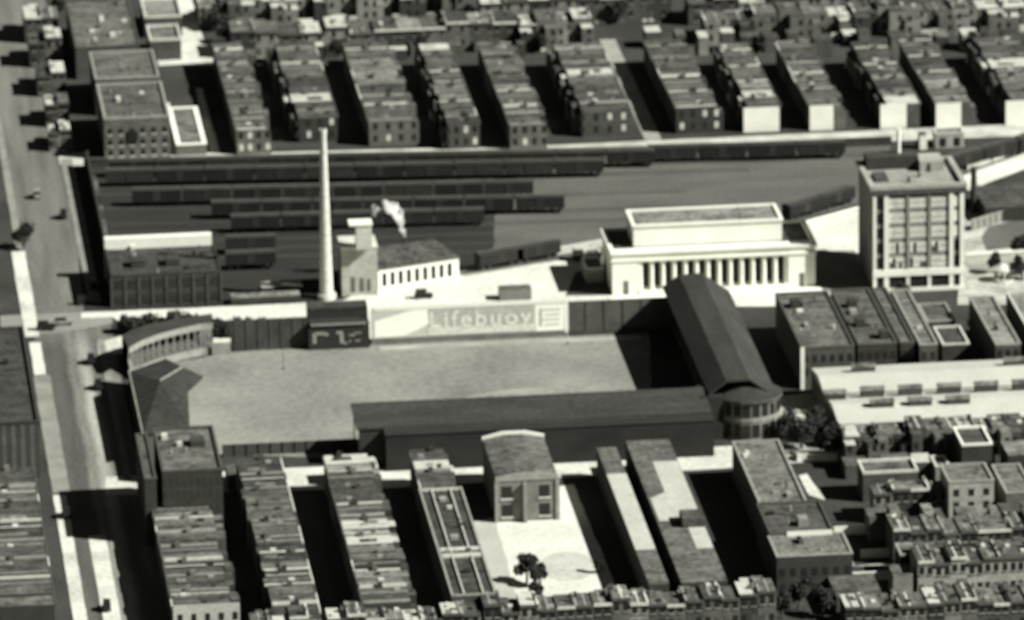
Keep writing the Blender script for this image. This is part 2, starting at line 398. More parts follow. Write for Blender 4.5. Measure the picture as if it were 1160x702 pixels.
# ------------------------------------------------------------------ far terraces
GT = 'terraced houses beyond the rail yard'
T = [ # desc, xl, xr (near roof edge), yn, yf, n, front, endwall
 ('sixth far terrace left of the pale lane', 268, 308, 148, 50, 11, '-x', None),
 ('fifth far terrace left of the pale lane', 330, 382, 134, 50, 10, '+x', None),
 ('fourth far terrace left of the pale lane', 418, 476, 138, 50, 11, '-x', None),
 ('third far terrace left of the pale lane', 502, 543, 142, 50, 11, '+x', None),
 ('second far terrace left of the pale lane', 578, 622, 142, 50, 10, '-x', None),
 ('far terrace just left of the pale lane', 652, 714, 128, 50, 10, '+x', None),
 ('far terrace just right of the pale lane', 766, 818, 124, 46, 9, '-x', None),
 ('far terrace with the leftmost white end wall', 842, 884, 123, 50, 8, '+x', WHITE),
 ('far terrace, second white end wall from left', 917, 945, 121, 50, 8, '-x', WHITE),
 ('far terrace, third white end wall from left', 997, 1028, 119, 48, 8, '+x', WHITE),
 ('far terrace, fourth white end wall from left', 1060, 1090, 118, 48, 8, '-x', CREAM),
 ('far terrace with the rightmost white end wall', 1139, 1182, 115, 42, 8, '+x', WHITE)]
for d_, xl, xr, yn, yf, n, fr, ew in T:
    wx = (xr-xl); ew_extra = 14 if xl > 900 else 0     # roofs wider than the painted walls
    if ew:
        x0, x1, y0, y1 = yrow(d_, GT, xl, xr+ew_extra, yn, yf, 6.1, n, fr, endwall=None)
        # painted end wall belongs to the nearest house
        nh = [o for o in bpy.data.objects if o.get('label') == 'first rowhouse from the near end, '+d_][0]
        xb = P(xr, yn, 6.3).x
        MB().box(x0+.05, xb, y0-.14, y0, 0, 6.2).build('end_wall', ew, nh, nh.location)
    else:
        yrow(d_, GT, xl, xr, yn, yf, 6.3, n, fr, endwin=4)
# pale lane between terraces
a = P(722, 140); b = P(741, 140); ground('lane', [(a.x, P(722,160).y), (b.x, P(722,160).y), (b.x, P(690,45).y), (a.x, P(690,45).y)], .06, mat('lane_pale', .27, .2, .1), px=False)
# houses across at the top of the photograph
xrow('topmost row above the smokestack', 'rows across the top of the view', 225, 540, 6, -8, 6.5, 13, '+y', light=.3)
xrow('row above the far terraces, left half', 'rows across the top of the view', 262, 585, 42, 24, 6.0, 12, '-y', light=.05, lt=.5)
xrow('topmost row above the pale lane', 'rows across the top of the view', 545, 760, 4, -10, 6.5, 8, '-y', light=.35)
xrow('row directly behind the pale lane', 'rows across the top of the view', 590, 672, 34, 18, 6.0, 4, '+y', light=.3)
xrow('topmost row at the upper right', 'rows across the top of the view', 780, 1150, 2, -12, 6.5, 13, '-y', light=.3)
xrow('second row down at the upper right', 'rows across the top of the view', 800, 1165, 26, 12, 6.0, 13, '+y', light=.25)

rndc = random.Random(11)
for i in range(14):
    x_ = 275+i*24+rndc.uniform(-6, 6)
    w_ = rndc.uniform(9, 20); y_ = 58+rndc.uniform(-3, 6)-.03*(x_-275)
    building('shed', '%s back-lot shed from the left above the far terraces, left half' % ORD[i], 'shed', x_, x_+w_, y_, y_-rndc.uniform(4, 8), rndc.uniform(2.2, 4.5), rndc.choice(BR), rndc.choice(RF+[RF_LIGHT, RF_LIGHT]), None, group='back-lot sheds above the far terraces')
for i in range(16):
    x_ = 735+i*27+rndc.uniform(-6, 6)
    w_ = rndc.uniform(9, 22); y_ = 42+rndc.uniform(-5, 5)
    building('shed', '%s back-lot shed from the left above the far terraces, right half' % ORD[i], 'shed', x_, x_+w_, y_, y_-rndc.uniform(5, 9), rndc.uniform(2.5, 5.5), rndc.choice(BR), rndc.choice(RF+[RF_LIGHT, RF_LIGHT]), None, group='back-lot sheds above the far terraces')
# ------------------------------------------------------------------ upper left
building('apartment_house', 'broad dark flat-roofed block, farthest of the three stacked beside the avenue', 'building', 86, 158, 56, 4, 8, BR[1], RF[3], BR[1], .3)
building('workshop', 'grey roofed workshop with pale near edge beside the avenue, middle of three', 'building', 108, 180, 92, 62, 9, BR[0], RF[3], TRIM_MID, .5)
t, loc, q = building('factory', 'four-storey brick factory with windowed front, nearest of three beside the avenue', 'factory', 118, 192, 137, 98, 10, BR[2], RF[2], TRIM_MID, .5, .5, 6, (1, 3.6, 6.4), 1.1, 1.5)
MB().box(q[0]+5.5, q[0]+8, q[2]-.3, q[2]-.06, 4.4, 7.2).build('loading_door', GLASS, t, loc)
xrow('row left of the avenue at the upper left', 'houses at the upper left', 28, 66, 22, 4, 6.5, 2, '-y', light=.3)
xrow('small row beside the avenue above the trees', 'houses at the upper left', 33, 70, 50, 34, 6.3, 2, '-y', light=.3)
xrow('third small row down beside the avenue', 'houses at the upper left', 42, 74, 84, 66, 6, 2, '-y', light=.4)
xrow('fourth small row down beside the avenue', 'houses at the upper left', 52, 78, 118, 102, 6, 2, '-y', light=.3)
xrow('fifth small row down beside the avenue', 'houses at the upper left', 56, 80, 150, 136, 5, 2, '-y', light=.5)
building('shed', 'pale roofed shed behind the factory beside the white lane', 'shed', 164, 206, 22, 2, 5, BR[1], RF[5], TRIM)
building('shed', 'low shed with pale bands in front of the white lane', 'shed', 170, 205, 48, 32, 5, BR[1], RF[4], TRIM)
ground('white_lane', [(200,70),(192,-20),(212,-20),(236,66),(212,66)], .1, G_WALK)
ground('white_yard', [(180,75),(176,52),(240,48),(246,70)], .12, G_WALK)
t, loc, q = building('yard_building', 'low square building ringed by bright white paths beside the factory', 'building', 200, 234, 166, 124, 2.5, BR[2], RF[4], CREAM, .3, 1.1)
ground('white_path', [(196,182),(184,118),(192,116),(206,176)], .12, G_WHITE)
ground('white_path', [(240,180),(222,100),(229,100),(250,178)], .12, G_WHITE)
ground('white_path', [(192,182),(192,175),(250,172),(250,180)], .14, G_WALK)

a = P(101, 190); b = P(101+.18*160, 350); xx = (P(97, 200).x); lo = (xx, (P(100, 190).y+P(115, 345).y)/2, 0)
o = thing('yard_fence', 'high dark boarded fence between the upper avenue and the rail yard', 'fence', lo)
y0_, y1_ = P(115, 345).y, P(98, 190).y
MB().box(xx+.6, xx+.9, y0_, y1_, 0, 4.2).build('board_panel', STEEL, o, lo)
for i in range(20):
    yy = y0_+.5+i*(y1_-y0_-1)/19; MB().box(xx+.91, xx+1.1, yy-.12, yy+.12, 0, 4.4).build('post', TRIM_DK, o, lo)
rs_ = random.Random(8)
for i in range(7):
    building('shed', '%s small fence-side shed from the far end of the yard edge' % ORD[i], 'shed', 104+i*3.2, 111+i*3.2, 205+i*17, 199+i*17, rs_.uniform(2, 3), rs_.choice(BR), rs_.choice(RF), None, group='sheds along the yard fence')
# ------------------------------------------------------------------ left of the avenue
building('warehouse', 'long dark warehouse along the left edge beyond the crossroads', 'warehouse', -120, 0, 362, 300, 9, BR[0], RF[1], BR[1], .6)
building('warehouse', 'dark hall at left edge facing the rail yard across the avenue', 'warehouse', -130, -12, 285, 150, 9, BR[0], RF[2], BR[1], .6)
for k, yy in enumerate((258, 276, 294, 312, 330)):
    pass
building('tenement', 'large dark flat-roofed block left of the avenue below the crossroads', 'building', -90, 44, 486, 380, 12, mat('brick_ribbed', .05, .2, .4, bands=('X', 2.0, 1.0, .4)), RF[0], BR[0], .6)
yrow('terrace at lower left edge of avenue', 'terrace left of the avenue', -60, 62, 690, 538, 7, 15, '+x', tones=(2,3,3,2,1,.3), ell=0, lt=.2, pp=.4)

# ------------------------------------------------------------------ near terraces
GN = 'near terraces below the ball ground'
yrow('leftmost near terrace beside the avenue', GN, 196, 274, 688, 573, 7.2, 14, '-x', tones=(2,3,3,2,.6,.3), endwin=5, endwall=CONC, pp=.5)
yrow('second near terrace from the avenue', GN, 308, 362, 694, 522, 7.2, 19, '+x', tones=(2,4,3,1,.3,.1), ell=.0, lt=.8, pp=.3)
yrow('third near terrace from the avenue', GN, 412, 474, 684, 520, 7.2, 18, '-x', tones=(1,2,3,3,2,1), ell=.14, pp=.4)
yrow('far end of the fourth near terrace', GN, 478, 522, 556, 512, 7.2, 4, '-x', tones=(2,4,2,0,0,0), ell=.1)
# long flat hall with framed dark roof panels
t, loc, q = building('long_hall', 'long flat hall whose dark roof panels are framed by pale lines', 'building', 512, 562, 676, 556, 7.2, BR[1], RF[0], TRIM_MID, .35, .35)
x0, x1, y0, y1 = q
m = MB()
for fx in (.28, .72): m.box(x0+(x1-x0)*fx-.15, x0+(x1-x0)*fx+.15, y0+.5, y1-.5, 7.36, 7.8)
for fy, wy in ((.36, 2.0), (.42, 1.6), (.985, .3)): m.box(x0+.5, x1-.5, y0+(y1-y0)*fy-wy/2, y0+(y1-y0)*fy+wy/2, 7.35, 7.72)
m.build('roof_divider', RF_LIGHT, t, loc)

# square chapel-like school with light gable edge
x0, x1, y0, y1 = ridge_rect(562, 632, 545, 500, 9); loc = ((x0+x1)/2, (y0+y1)/2, 0)
t = thing('school_house', 'brick hall with pale stepped roof edge above the white yard', 'building', loc)
MB().box(x0, x1, y0, y1, 0, 9).build('wall', mat('brick_hall', .17, .3, .3), t, loc)
xm = (x0+x1)/2
MB().extrude([(x0, 9.0), (x1, 9.0), (x1, 9.5), (xm+2, 10.4), (xm-2, 10.4), (x0, 9.5)], 'y', y0+.3, y1-.3).build('roof', RF[3], t, loc)
MB().extrude([(x0-.15, 9.0), (x1+.15, 9.0), (x1+.15, 10.0), (xm+2.5, 11), (xm-2.5, 11), (x0-.15, 10.0)], 'y', y1-.28, y1+.25).build('far_parapet', CREAM, t, loc)
MB().extrude([(x0-.15, 9.0), (x1+.15, 9.0), (x1+.15, 9.9), (xm+2.5, 10.6), (xm-2.5, 10.6), (x0-.15, 9.9)], 'y', y0-.2, y0+.28).build('near_parapet', TRIM_MID, t, loc)
for fx, wz in ((.17, 4.6), (.5, 0), (.78, 4.6)):
    xc = x0+(x1-x0)*fx
    if wz:
        for z in (1.2, 5.2):
            g = MB().box(xc-1.1, xc+1.1, y0-.06, y0+.02, z, z+2.6).build('window', GLASS, t, loc)
            MB().box(xc-1.3, xc+1.3, y0-.25, y0-.01, z-.35, z-.02).build('sill', TRIM, g, loc)
MB().box(xm-.9, xm-.2, y0-1.2, y0-.01, 0, 8.6).build('buttress', mat('brick_hall2', .22), t, loc)
MB().box(x0-.3, x0+.5, y0-.3, y0-.01, 0, 8.9).build('corner_pier', TRIM_MID, t, loc)
MB().box(x1-.5, x1+.3, y0-.3, y0-.01, 0, 8.9).build('corner_pier', TRIM_MID, t, loc)

# long narrow shed and wide shed with pale patches
x0, x1, y0, y1 = ridge_rect(735, 758, 662, 508, 6.5); loc = ((x0+x1)/2, (y0+y1)/2, 0)
t = thing('narrow_shed', 'long narrow shed with a pale middle length of roof', 'shed', loc)
MB().box(x0, x1, y0, y1, 0, 6.5).build('wall', BR[0], t, loc)
L_ = y1-y0
for a, b, m_ in ((0, .24, RF[3]), (.24, .8, mat('roof_pale', .4, .12, .2)), (.8, 1, RF[3])):
    o = MB().box(x0, x1, y0+L_*a+.01, y0+L_*b, 6.5, 6.7).build('roof', m_, t, loc)
x0, x1, y0, y1 = ridge_rect(772, 824, 660, 500, 6.5); loc = ((x0+x1)/2, (y0+y1)/2, 0)
t = thing('wide_shed', 'long grey shed with pale patched roof beside the black street', 'shed', loc)
MB().box(x0, x1, y0, y1, 0, 6.5).build('wall', BR[0], t, loc)
MB().box(x0, x1, y0, y1, 6.5, 6.65).build('roof', RF[3], t, loc)
W_ = x1-x0; L_ = y1-y0
def F(a, b): return (x0+W_*a, y0+L_*b)
MB().prism([F(.05,.42), F(.62,.42), F(.62,.22), F(.99,.22), F(.99,.84), F(.42,.84), F(.42,.62), F(.05,.58)], 6.655, 6.7).build('roof_patch', mat('roof_pale', .4), t, loc)
MB().box(x0+W_*.5, x0+W_*1.0, y0+L_*.365, y0+L_*.43, 6.705, 8.6).build('monitor', RF[1], t, loc)
building('grey_hall', 'grey flat-roofed hall between black street and dark yards', 'building', 868, 922, 590, 502, 7.5, BR[2], RF[4], TRIM_MID, .4)
t, loc, q = building('garage_building', 'dark roofed block with a white painted rear strip at lower right', 'building', 872, 944, 606, 572, 9, BR[1], RF[1], BR[1], .4)
MB().box(q[0]+3.5, q[1]-.2, q[2]-.2, q[2]-.12, 7.6, 9.7).build('painted_sign_strip', CREAM, t, loc)
MB().box(q[0]+6.5, q[0]+8.5, q[2]+4, q[2]+7, 9.15, 10.8).build('stair_head', BR[3], t, loc)
t, loc, q = building('brick_warehouse', 'large dark brick block with grey roof at lower right', 'warehouse', 880, 966, 632, 608, 8.5, BR[0], RF[4], TRIM_MID, .3, cols=7, zs=(1.2, 4.6), ww=1.1, wh=1.6, sill=False)

# ------------------------------------------------------------------ bottom row across
xrow('bottom row at lower left centre below the near terraces', 'bottom row facing the viewer', 285, 545, 708, 689, 6.2, 12, '-y', tones=(1,3,3,3,1,1), light=.2)
xrow('bottom row of houses below the white yard', 'bottom row facing the viewer', 548, 880, 692, 671, 6.2, 16, '-y', tones=(1,3,3,3,1,1), light=.16, windows=True)
xrow('bottom row right of the brick block', 'bottom row facing the viewer', 958, 1060, 690, 668, 6.2, 5, '-y', light=.2)
# ------------------------------------------------------------------ right hand near rows
GR = 'rows below the white factory roofs'
xrow('row tucked below the white factory roofs', GR, 958, 1165, 500, 482, 6.5, 11, '+y', light=.3, lt=.35)
xrow('short row left of the three-storey house', GR, 990, 1074, 560, 546, 6.5, 4, '-y', light=.15)
building('yard_house', 'lone low house with pale roof edge above the short row', 'house', 978, 1040, 538, 524, 6, BR[1], RF[3], TRIM)
t, loc, q = building('corner_house', 'three-storey pale brick house with six front windows', 'house', 1075, 1126, 548, 528, 9.5, mat('brick_grey', .3, .2, .4), RF[4], TRIM_MID, .4, cols=3, zs=(1.4, 4.0, 6.8), ww=1.2, wh=1.5, sill=False)
building('tall_shed', 'dark box shed with a white strip right of the factory yard', 'shed', 1090, 1124, 506, 486, 8, BR[0], RF[1], CREAM, .5)
xrow('row just below the three-storey house', GR, 1012, 1185, 606, 574, 6.5, 9, '-y', light=.15, ell=.45)
xrow('row with the long arcade of front windows', GR, 1040, 1190, 640, 614, 7, 8, '-y', light=.25, brick=mat('brick_grey', .3), ell=.3)
xrow('lowest row at the bottom right corner', GR, 1052, 1200, 684, 658, 6.5, 8, '-y', light=.2)

for i, (xl, xr_, yn, yf, h_, m_, c_) in enumerate(((1000, 1032, 522, 514, 4.5, RF[3], None), (1036, 1056, 524, 514, 4, RF_LIGHT, None), (1140, 1172, 560, 528, 7, RF[4], TRIM_MID),
        (1060, 1076, 530, 518, 4, RF[4], TRIM), (1142, 1175, 516, 500, 7, RF[5], None), (958, 984, 528, 518, 3, RF[2], None), (985, 1008, 588, 576, 5, RF[2], None), (1012, 1034, 652, 640, 5, RF[4], None), (1020, 1048, 630, 618, 5, RF[3], TRIM_MID), (948, 1000, 676, 652, 4, RF[2], None))):
    building('outbuilding', '%s yard outbuilding counted from the white roofs down at lower right' % ORD[i], 'outbuilding', xl, xr_, yn, yf, h_, BR[i % 4], m_, c_, .35, group='yard outbuildings at lower right')
for i, (x_, y_, x2) in enumerate(((945, 606, 1000), (966, 658, 1026), (903, 523, 948), (975, 632, 1010))):
    a = P(x_, y_); b = P(x2, y_-.045*(x2-x_)); o = thing('yard_wall', '%s bright yard wall beside the dark yards at lower right' % ORD[i], 'wall', tuple(a), 'bright yard walls')
    MB().box(a.x, b.x, a.y, a.y+.3, 0, 1.7).build('wall_panel', CREAM, o, tuple(a)); MB().box(a.x-.05, b.x+.05, a.y-.05, a.y+.35, 1.7, 1.85).build('coping', WHITE, o, tuple(a))
ground('yard_path', [(866,522),(880,515),(950,516),(950,523)], .1, G_WALK)
ground('yard_path', [(916,560),(905,538),(914,536),(935,566)], .1, G_WALK)
ground('yard_path', [(945,640),(938,600),(955,598),(968,640),(1020,636),(1020,642)], .1, mat('path_pale', .35, .3, .2))
# ------------------------------------------------------------------ white factory roofs
x0, x1, y0, y1 = ridge_rect(950, 1230, 482, 418, 5.5); loc = ((x0+x1)/2, (y0+y1)/2, 0)
t = thing('white_roofed_factory', 'wide factory with twin bright white low gabled roofs', 'factory', loc)
ym = (y0+y1)/2
MB().box(x0, x1, y0, y1, 0, 5.5).build('wall', BR[1], t, loc)
for a, b in ((y0, ym-.1), (ym+.1, y1)):
    c = (a+b)/2
    MB().extrude([(a, 5.5), (b, 5.5), (b, 5.8), (c, 7.2), (a, 5.8)], 'x', x0, x1).build('roof', RF_WHITE, t, loc)
MB().box(x0+.3, x1-.3, ym-.09, ym+.09, 5.4, 6.3).build('valley_gutter', TRIM_MID, t, loc)
def skyl(px_, py_, w=5.0):
    p = P(px_, py_, 7.0)
    g = MB().extrude([(p.y-.9, 6.0), (p.y+.9, 6.0), (p.y+.9, 7.8), (p.y, 8.5), (p.y-.9, 7.8)], 'x', p.x-w/2, p.x+w/2).build('roof_monitor', mat('monitor_glass_dark', .05), t, loc)
    MB().extrude([(p.y-1.0, 7.84), (p.y, 8.55), (p.y+1.0, 7.84), (p.y+1.0, 7.98), (p.y, 8.69), (p.y-1.0, 7.98)], 'x', p.x-w/2-.15, p.x+w/2+.15).build('monitor_cap', RF[4], g, loc)
for x in (988, 1031, 1075, 1117, 1160): skyl(x, 445 - .045*(x-988))
for x in (999, 1042, 1085): skyl(x, 459-.045*(x-999))
skyl(978, 419); skyl(1150, 412); skyl(946, 449, 4.5)

# ------------------------------------------------------------------ right middle block of rooftops
GM = 'rooftops right of the grandstand'
t, loc, q = building('corner_block', 'broad dark roofed block immediately right of the grandstand', 'building', 908, 968, 396, 334, 9, BR[1], RF[3], TRIM_DK, .4, cols=6, zs=(3, 6), sill=False)
MB().box(q[0]-.25, q[0]+.6, q[2]-.35, q[2]-.1, 0, 9.6).build('drain_pier', CREAM, t, loc)
MB().box(q[0]+2, q[0]+4, q[2]+30, q[2]+33, 9.15, 11).build('stair_head', BR[0], t, loc)
t, loc, q = building('tenement', 'second dark roofed block right of the grandstand', 'building', 972, 1016, 392, 330, 9, BR[0], RF[2], TRIM_DK, .4, cols=5, zs=(3, 6), sill=False)
for fx, fy in ((.35, .7), (.3, .35), (.75, .12)):
    xx = q[0]+(q[1]-q[0])*fx; yy = q[2]+(q[3]-q[2])*fy
    MB().box(xx-1, xx+1, yy-1.5, yy+1.5, 9.15, 11).build('roof_hut', BR[0], t, loc)
building('tenement', 'narrow slanting roofed block between two black light courts', 'building', 1020, 1036, 390, 328, 9, BR[0], RF[3], TRIM_DK, .4, cols=2, zs=(3, 6), sill=False)
building('tenement', 'narrow grey roofed block right of the black light court', 'building', 1042, 1062, 392, 330, 9, BR[1], RF[4], TRIM_MID, .4, cols=2, zs=(3, 6), sill=False)
building('garage', 'low dark garage with a bright wall top behind the white roofs', 'garage', 1068, 1098, 392, 372, 5, BR[0], RF[1], TRIM, .4)
building('garage', 'low grey garage in front of the tall office block', 'garage', 1050, 1082, 366, 346, 4, BR[0], RF[2], TRIM_MID, .4)
building('slender_block', 'long pale grey roofed block at right, below the paved court', 'building', 1128, 1156, 392, 338, 8, BR[1], RF[5], TRIM_MID, .4, cols=3, zs=(2.5, 5.5), sill=False)
building('side_block', 'pale roofed block at the right edge below the paved court', 'building', 1172, 1230, 388, 332, 7, BR[1], RF[5], TRIM, .4)
ground('bright_alley', [(1150,372),(1142,350),(1164,346),(1172,374)], .15, G_WALK)
building('yard_shed', 'small pale shed among the trees below the corner tower', 'shed', 902, 920, 476, 468, 3, BR[1], RF_LIGHT, TRIM)

# ------------------------------------------------------------------ railway station
H1, H2 = 9.6, 14.5
a = P(694, 335); b = P(925, 327)
x0, x1, y0 = a.x, b.x, a.y; dp = 19.0; loc = ((x0+x1)/2, y0, 0)
t = thing('railway_station', 'long white classical station with a colonnade and flat roof', 'station', loc)
xw0 = x0 + (725-694)/5.02; xw1 = x0 + (897-694)/5.02; rec = 2.6; zc = 7.6
m = MB(); m.box(x0, xw0, y0, y0+dp, 0, H1); m.box(xw1, x1, y0, y0+dp, 0, H1); m.box(xw0+.002, xw1-.002, y0+rec, y0+dp, 0, H1-.01)
m.build('wall', WHITE, t, loc)
MB().box(xw0+.01, xw1-.01, y0+.05, y0+rec-.01, zc, H1-.01).build('entablature', WHITE, t, loc)
m = MB(); c = H1
m.box(x0-.4, x1+.4, y0-.4, y0+.5, c, c+.7); m.box(x0-.4, x0+.6, y0+.5, y0+dp, c, c+.7); m.box(x1-.6, x1+.4, y0+.5, y0+dp, c, c+.7); m.box(x0-.4, x1+.4, y0+dp, y0+dp+.5, c, c+.7)
m.box(x0-.3, x1+.3, y0-.3, y0-.01, c-1.6, c-1.2)
m.build('cornice', WHITE, t, loc)
MB().box(x0+.61, x1-.61, y0+4.3, y0+dp-.01, c, c+.2).build('wing_roof', RF[1], t, loc)
MB().box(x0+.61, x1-.61, y0+.51, y0+4.28, c, c+.22).build('front_terrace', WHITE, t, loc)
MB().box(xw0+.01, xw1-.01, y0-.6, y0+rec-.01, 0, .8).build('stylobate', WHITE, t, loc)
n = 14
for i in range(n):
    xc = xw0+(i)*(xw1-xw0)/(n-1) if False else xw0+.35+i*(xw1-xw0-.7)/(n-1)
    cm = MB().cyl(xc, y0+.75, .85, zc-.45, .52, .44, 14); cm.box(xc-.6, xc+.6, y0+.15, y0+1.35, zc-.45, zc-.005); cm.box(xc-.6, xc+.6, y0+.15, y0+1.35, .805, 1.1)
    cm.build('column', WHITE, t, loc)
for i in range(n-1):
    xc = xw0+.35+(i+.5)*(xw1-xw0-.7)/(n-1)
    g = MB().box(xc-.85, xc+.85, y0+rec-.08, y0+rec+.01, 1.2, zc-.5).build('window', GLASS, t, loc)
for xc in ((x0+xw0)/2, (x1+xw1)/2):
    g = MB().box(xc-.6, xc+.6, y0-.06, y0+.02, .1, 3.4).build('door', mat('door_grey', .12), t, loc)
# attic block
u0 = P(722, 268, H2).x; u1 = P(890, 259, H2).x; v0 = y0+5; v1 = y0+5+12.5
MB().box(u0, u1, v0, v1, H1+.2, H2).build('attic_wall', WHITE, t, loc)
MB().box(u0+.5, u1-.5, v0+.5, v1-.5, H2, H2+.15).build('attic_roof', RF[5], t, loc)
m = MB(); m.box(u0-.3, u1+.3, v0-.3, v0+.49, H2, H2+.55); m.box(u0-.3, u1+.3, v1-.49, v1+.3, H2, H2+.55); m.box(u0-.3, u0+.49, v0+.49, v1-.49, H2, H2+.55); m.box(u1-.49, u1+.3, v0+.49, v1-.49, H2, H2+.55)
m.build('attic_parapet', WHITE, t, loc)
MB().box(x0-1, x1+1, y0-4, y0-.7, 0, .25).build('forecourt_step', WHITE, t, loc)

# ------------------------------------------------------------------ tall office block
HT = 24.0
a = P(989, 331); b = P(1092, 327); x0, x1, y0 = a.x, b.x, a.y; y1 = y0+22; loc = ((x0+x1)/2, y0, 0)
t = thing('office_block', 'tall seven-storey block with white framed window grid', 'office building', loc)
BT = mat('brick_office', .19, .15, .3)
MB().box(x0, x1, y0, y1, 0, HT).build('wall', BT, t, loc)
MB().box(x0+.01, x1-.01, y0+.01, y1-.01, HT, HT+.2).build('roof', mat('roof_office', .24, .25, .2), t, loc)
m = MB(); m.box(x0-.7, x1+.7, y0-.7, y0+.5, HT+.2, HT+1.1); m.box(x0-.7, x1+.7, y1-.5, y1+.3, HT+.2, HT+1); m.box(x0-.7, x0+.5, y0+.5, y1-.5, HT+.2, HT+1.1); m.box(x1-.5, x1+.7, y0+.5, y1-.5, HT+.2, HT+1.1)
m.build('parapet', mat('parapet_grey', .3), t, loc)
MB().box(x0-.6, x1+.6, y0-.65, y0-.01, HT-1.0, HT+.19).build('cornice', TRIM_DK, t, loc)
sx_ = (x1-x0)/103.0
def X(p): return x0+(p-989)*sx_
for pa, pb in ((989, 992.5), (1001.5, 1006.5), (1075.5, 1080), (1087.5, 1092)):
    MB().box(X(pa), X(pb), y0-.45, y0-.01, 0, HT-1.1).build('pier', WHITE, t, loc)
zf = [5.6+i*3.5 for i in range(5)]
MB().box(x0-.1, x1+.1, y0-.6, y0-.46, 3.7, 5.2).build('band_course', WHITE, t, loc)
MB().box(X(992.5)+.01, X(1001.5)-.01, y0-.46, y0-.01, 3.7, 5.2).build('band_course', WHITE, t, loc)
MB().box(X(1006.5)+.01, X(1075.5)-.01, y0-.46, y0-.01, 3.7, 5.2).build('band_course', WHITE, t, loc)
rnd = random.Random(3)
bays = [(993.2, 1001), (1007.5, 1026), (1031, 1050), (1055.5, 1074.5), (1080.8, 1087)]
BLIND = mat('window_blind_white', .72, .08, .6)  # white blinds filling most of the office windows
for bi, (pa, pb) in enumerate(bays):
    for fi, z in enumerate(zf):
        dark = bi == 0 or (bi == 4 and fi in (0, 1)) or False
        g = MB().box(X(pa), X(pb), y0-.08, y0-.01, z, z+2.45).build('window', GLASS if dark else BLIND, t, loc)
        m = MB(); k = 3 if bi in (1, 2, 3) else 1
        if k == 3:
            for j in range(1, 5):
                xx = X(pa)+(X(pb)-X(pa))*j/5; m.box(xx-.07, xx+.07, y0-.14, y0-.085, z, z+2.45)
            m.box(X(pa), X(pb), y0-.14, y0-.085, z+1.2, z+1.32)
            m.build('mullion', TRIM_MID, g, loc)
            if fi in (0, 1) and bi < 3 or rnd.random() < .15:
                for j in range(5):
                    if rnd.random() < .38:
                        xa = X(pa)+(X(pb)-X(pa))*j/5
                        MB().box(xa+.12, xa+(X(pb)-X(pa))/5-.12, y0-.11, y0-.085, z+.05, z+rnd.choice((1.15, 2.3))).build('open_sash', GLASS, g, loc)
    # ground floor
    g = MB().box(X(pa)+.2, X(pb)-.2, y0-.5 if False else y0-.08, y0-.01, 1.0, 3.4).build('shop_window', GLASS, t, loc)
MB().box(x0-.1, x1+.1, y0-.7, y0-.46, 0, .9).build('plinth', WHITE, t, loc)
for pa in (1028.5, 1052.7):
    MB().box(X(pa)-.35, X(pa)+.35, y0-.4, y0-.01, 0, 3.69).build('shop_pier', WHITE, t, loc)
    MB().box(X(pa)-.3, X(pa)+.3, y0-.35, y0-.01, 5.21, HT-1.1).build('pier', mat('pier_brick', .24), t, loc)
MB().box(x0+1, x0+13, y1-6, y1-1, HT+.2, HT+3.2).build('penthouse', BR[0], t, loc)
MB().box(x1-8, x1-2.5, y1-9, y1-2, HT+.2, HT+2.6).build('lift_house', mat('lift_grey', .3), t, loc)
MB().box(x0+1.5, x0+4.5, y0+6, y0+12, HT+.2, HT+1.0).build('roof_tank', RF[1], t, loc)
for xx, yy, hh in ((9, 5, 1.6), (12, 9, 1.2), (15, 13, 2.2)):
    MB().cyl(x0+xx, y0+yy, HT+.2, HT+hh, .45, .3, 8).build('vent', TRIM_DK, t, loc)
p = P(1018, 186, HT+.5)
MB().cyl(p.x, p.y, HT+.2, HT+9.0, .5, .42, 12).build('flue', CREAM, t, loc)
# dark detached stack
p = P(1103, 240)
t = thing('boiler_stack', 'short dark round stack behind the tall office block', 'chimney', (p.x, p.y, 0))
MB().cyl(p.x, p.y, 0, 10.5, .85, .7, 14).build('shaft', STEEL, t, (p.x, p.y, 0)); MB().cyl(p.x, p.y, 10.5, 10.9, .9, .9, 14).build('rim', TRIM_DK, t, (p.x, p.y, 0))
# dark roofed shed behind
building('platform_shed', 'dark roofed shed beside the short stack near the railway', 'shed', 1116, 1172, 236, 211, 3.5, BR[0], RF[1], None)

# ------------------------------------------------------------------ power plant
p = P(370, 338); t = thing('smokestack', 'very tall pale round brick smokestack beside the power house', 'smokestack', (p.x, p.y, 0))
SB = mat('stack_brick_pale', .5, .1, .5, bands=('Z', 2.2, -.1, .12))
sh = MB(); k = 20; zz = [0, 1.2, 1.21, 14, 28, 39]; rr = [2.2, 2.2, 1.55, 1.25, .95, .72]
for i in range(5): sh.cyl(p.x, p.y, zz[i], zz[i+1], rr[i], rr[i+1], k)
sh.build('shaft', SB, t, (p.x, p.y, 0)); MB().cyl(p.x, p.y, 39, 40, .86, .86, k).build('crown', SB, t, (p.x, p.y, 0))
MB().cyl(p.x, p.y, 40, 40.05, .5, .5, 12).build('flue_mouth', GLASS, t, (p.x, p.y, 0))
a = P(388, 336); b = P(428, 334); loc = ((a.x+b.x)/2, a.y, 0)
t = thing('power_house', 'power house of pale tower, dark roof and white arcaded side', 'power station', loc)
TB = mat('tower_brick_pale', .33, .2, .4, sy=1)
MB().box(a.x, b.x, a.y, a.y+9, 0, 11.2).build('tower', TB, t, loc)
MB().box(a.x-.2, b.x+.2, a.y-.2, a.y+9.2, 11.2, 11.7).build('tower_coping', TRIM, t, loc)
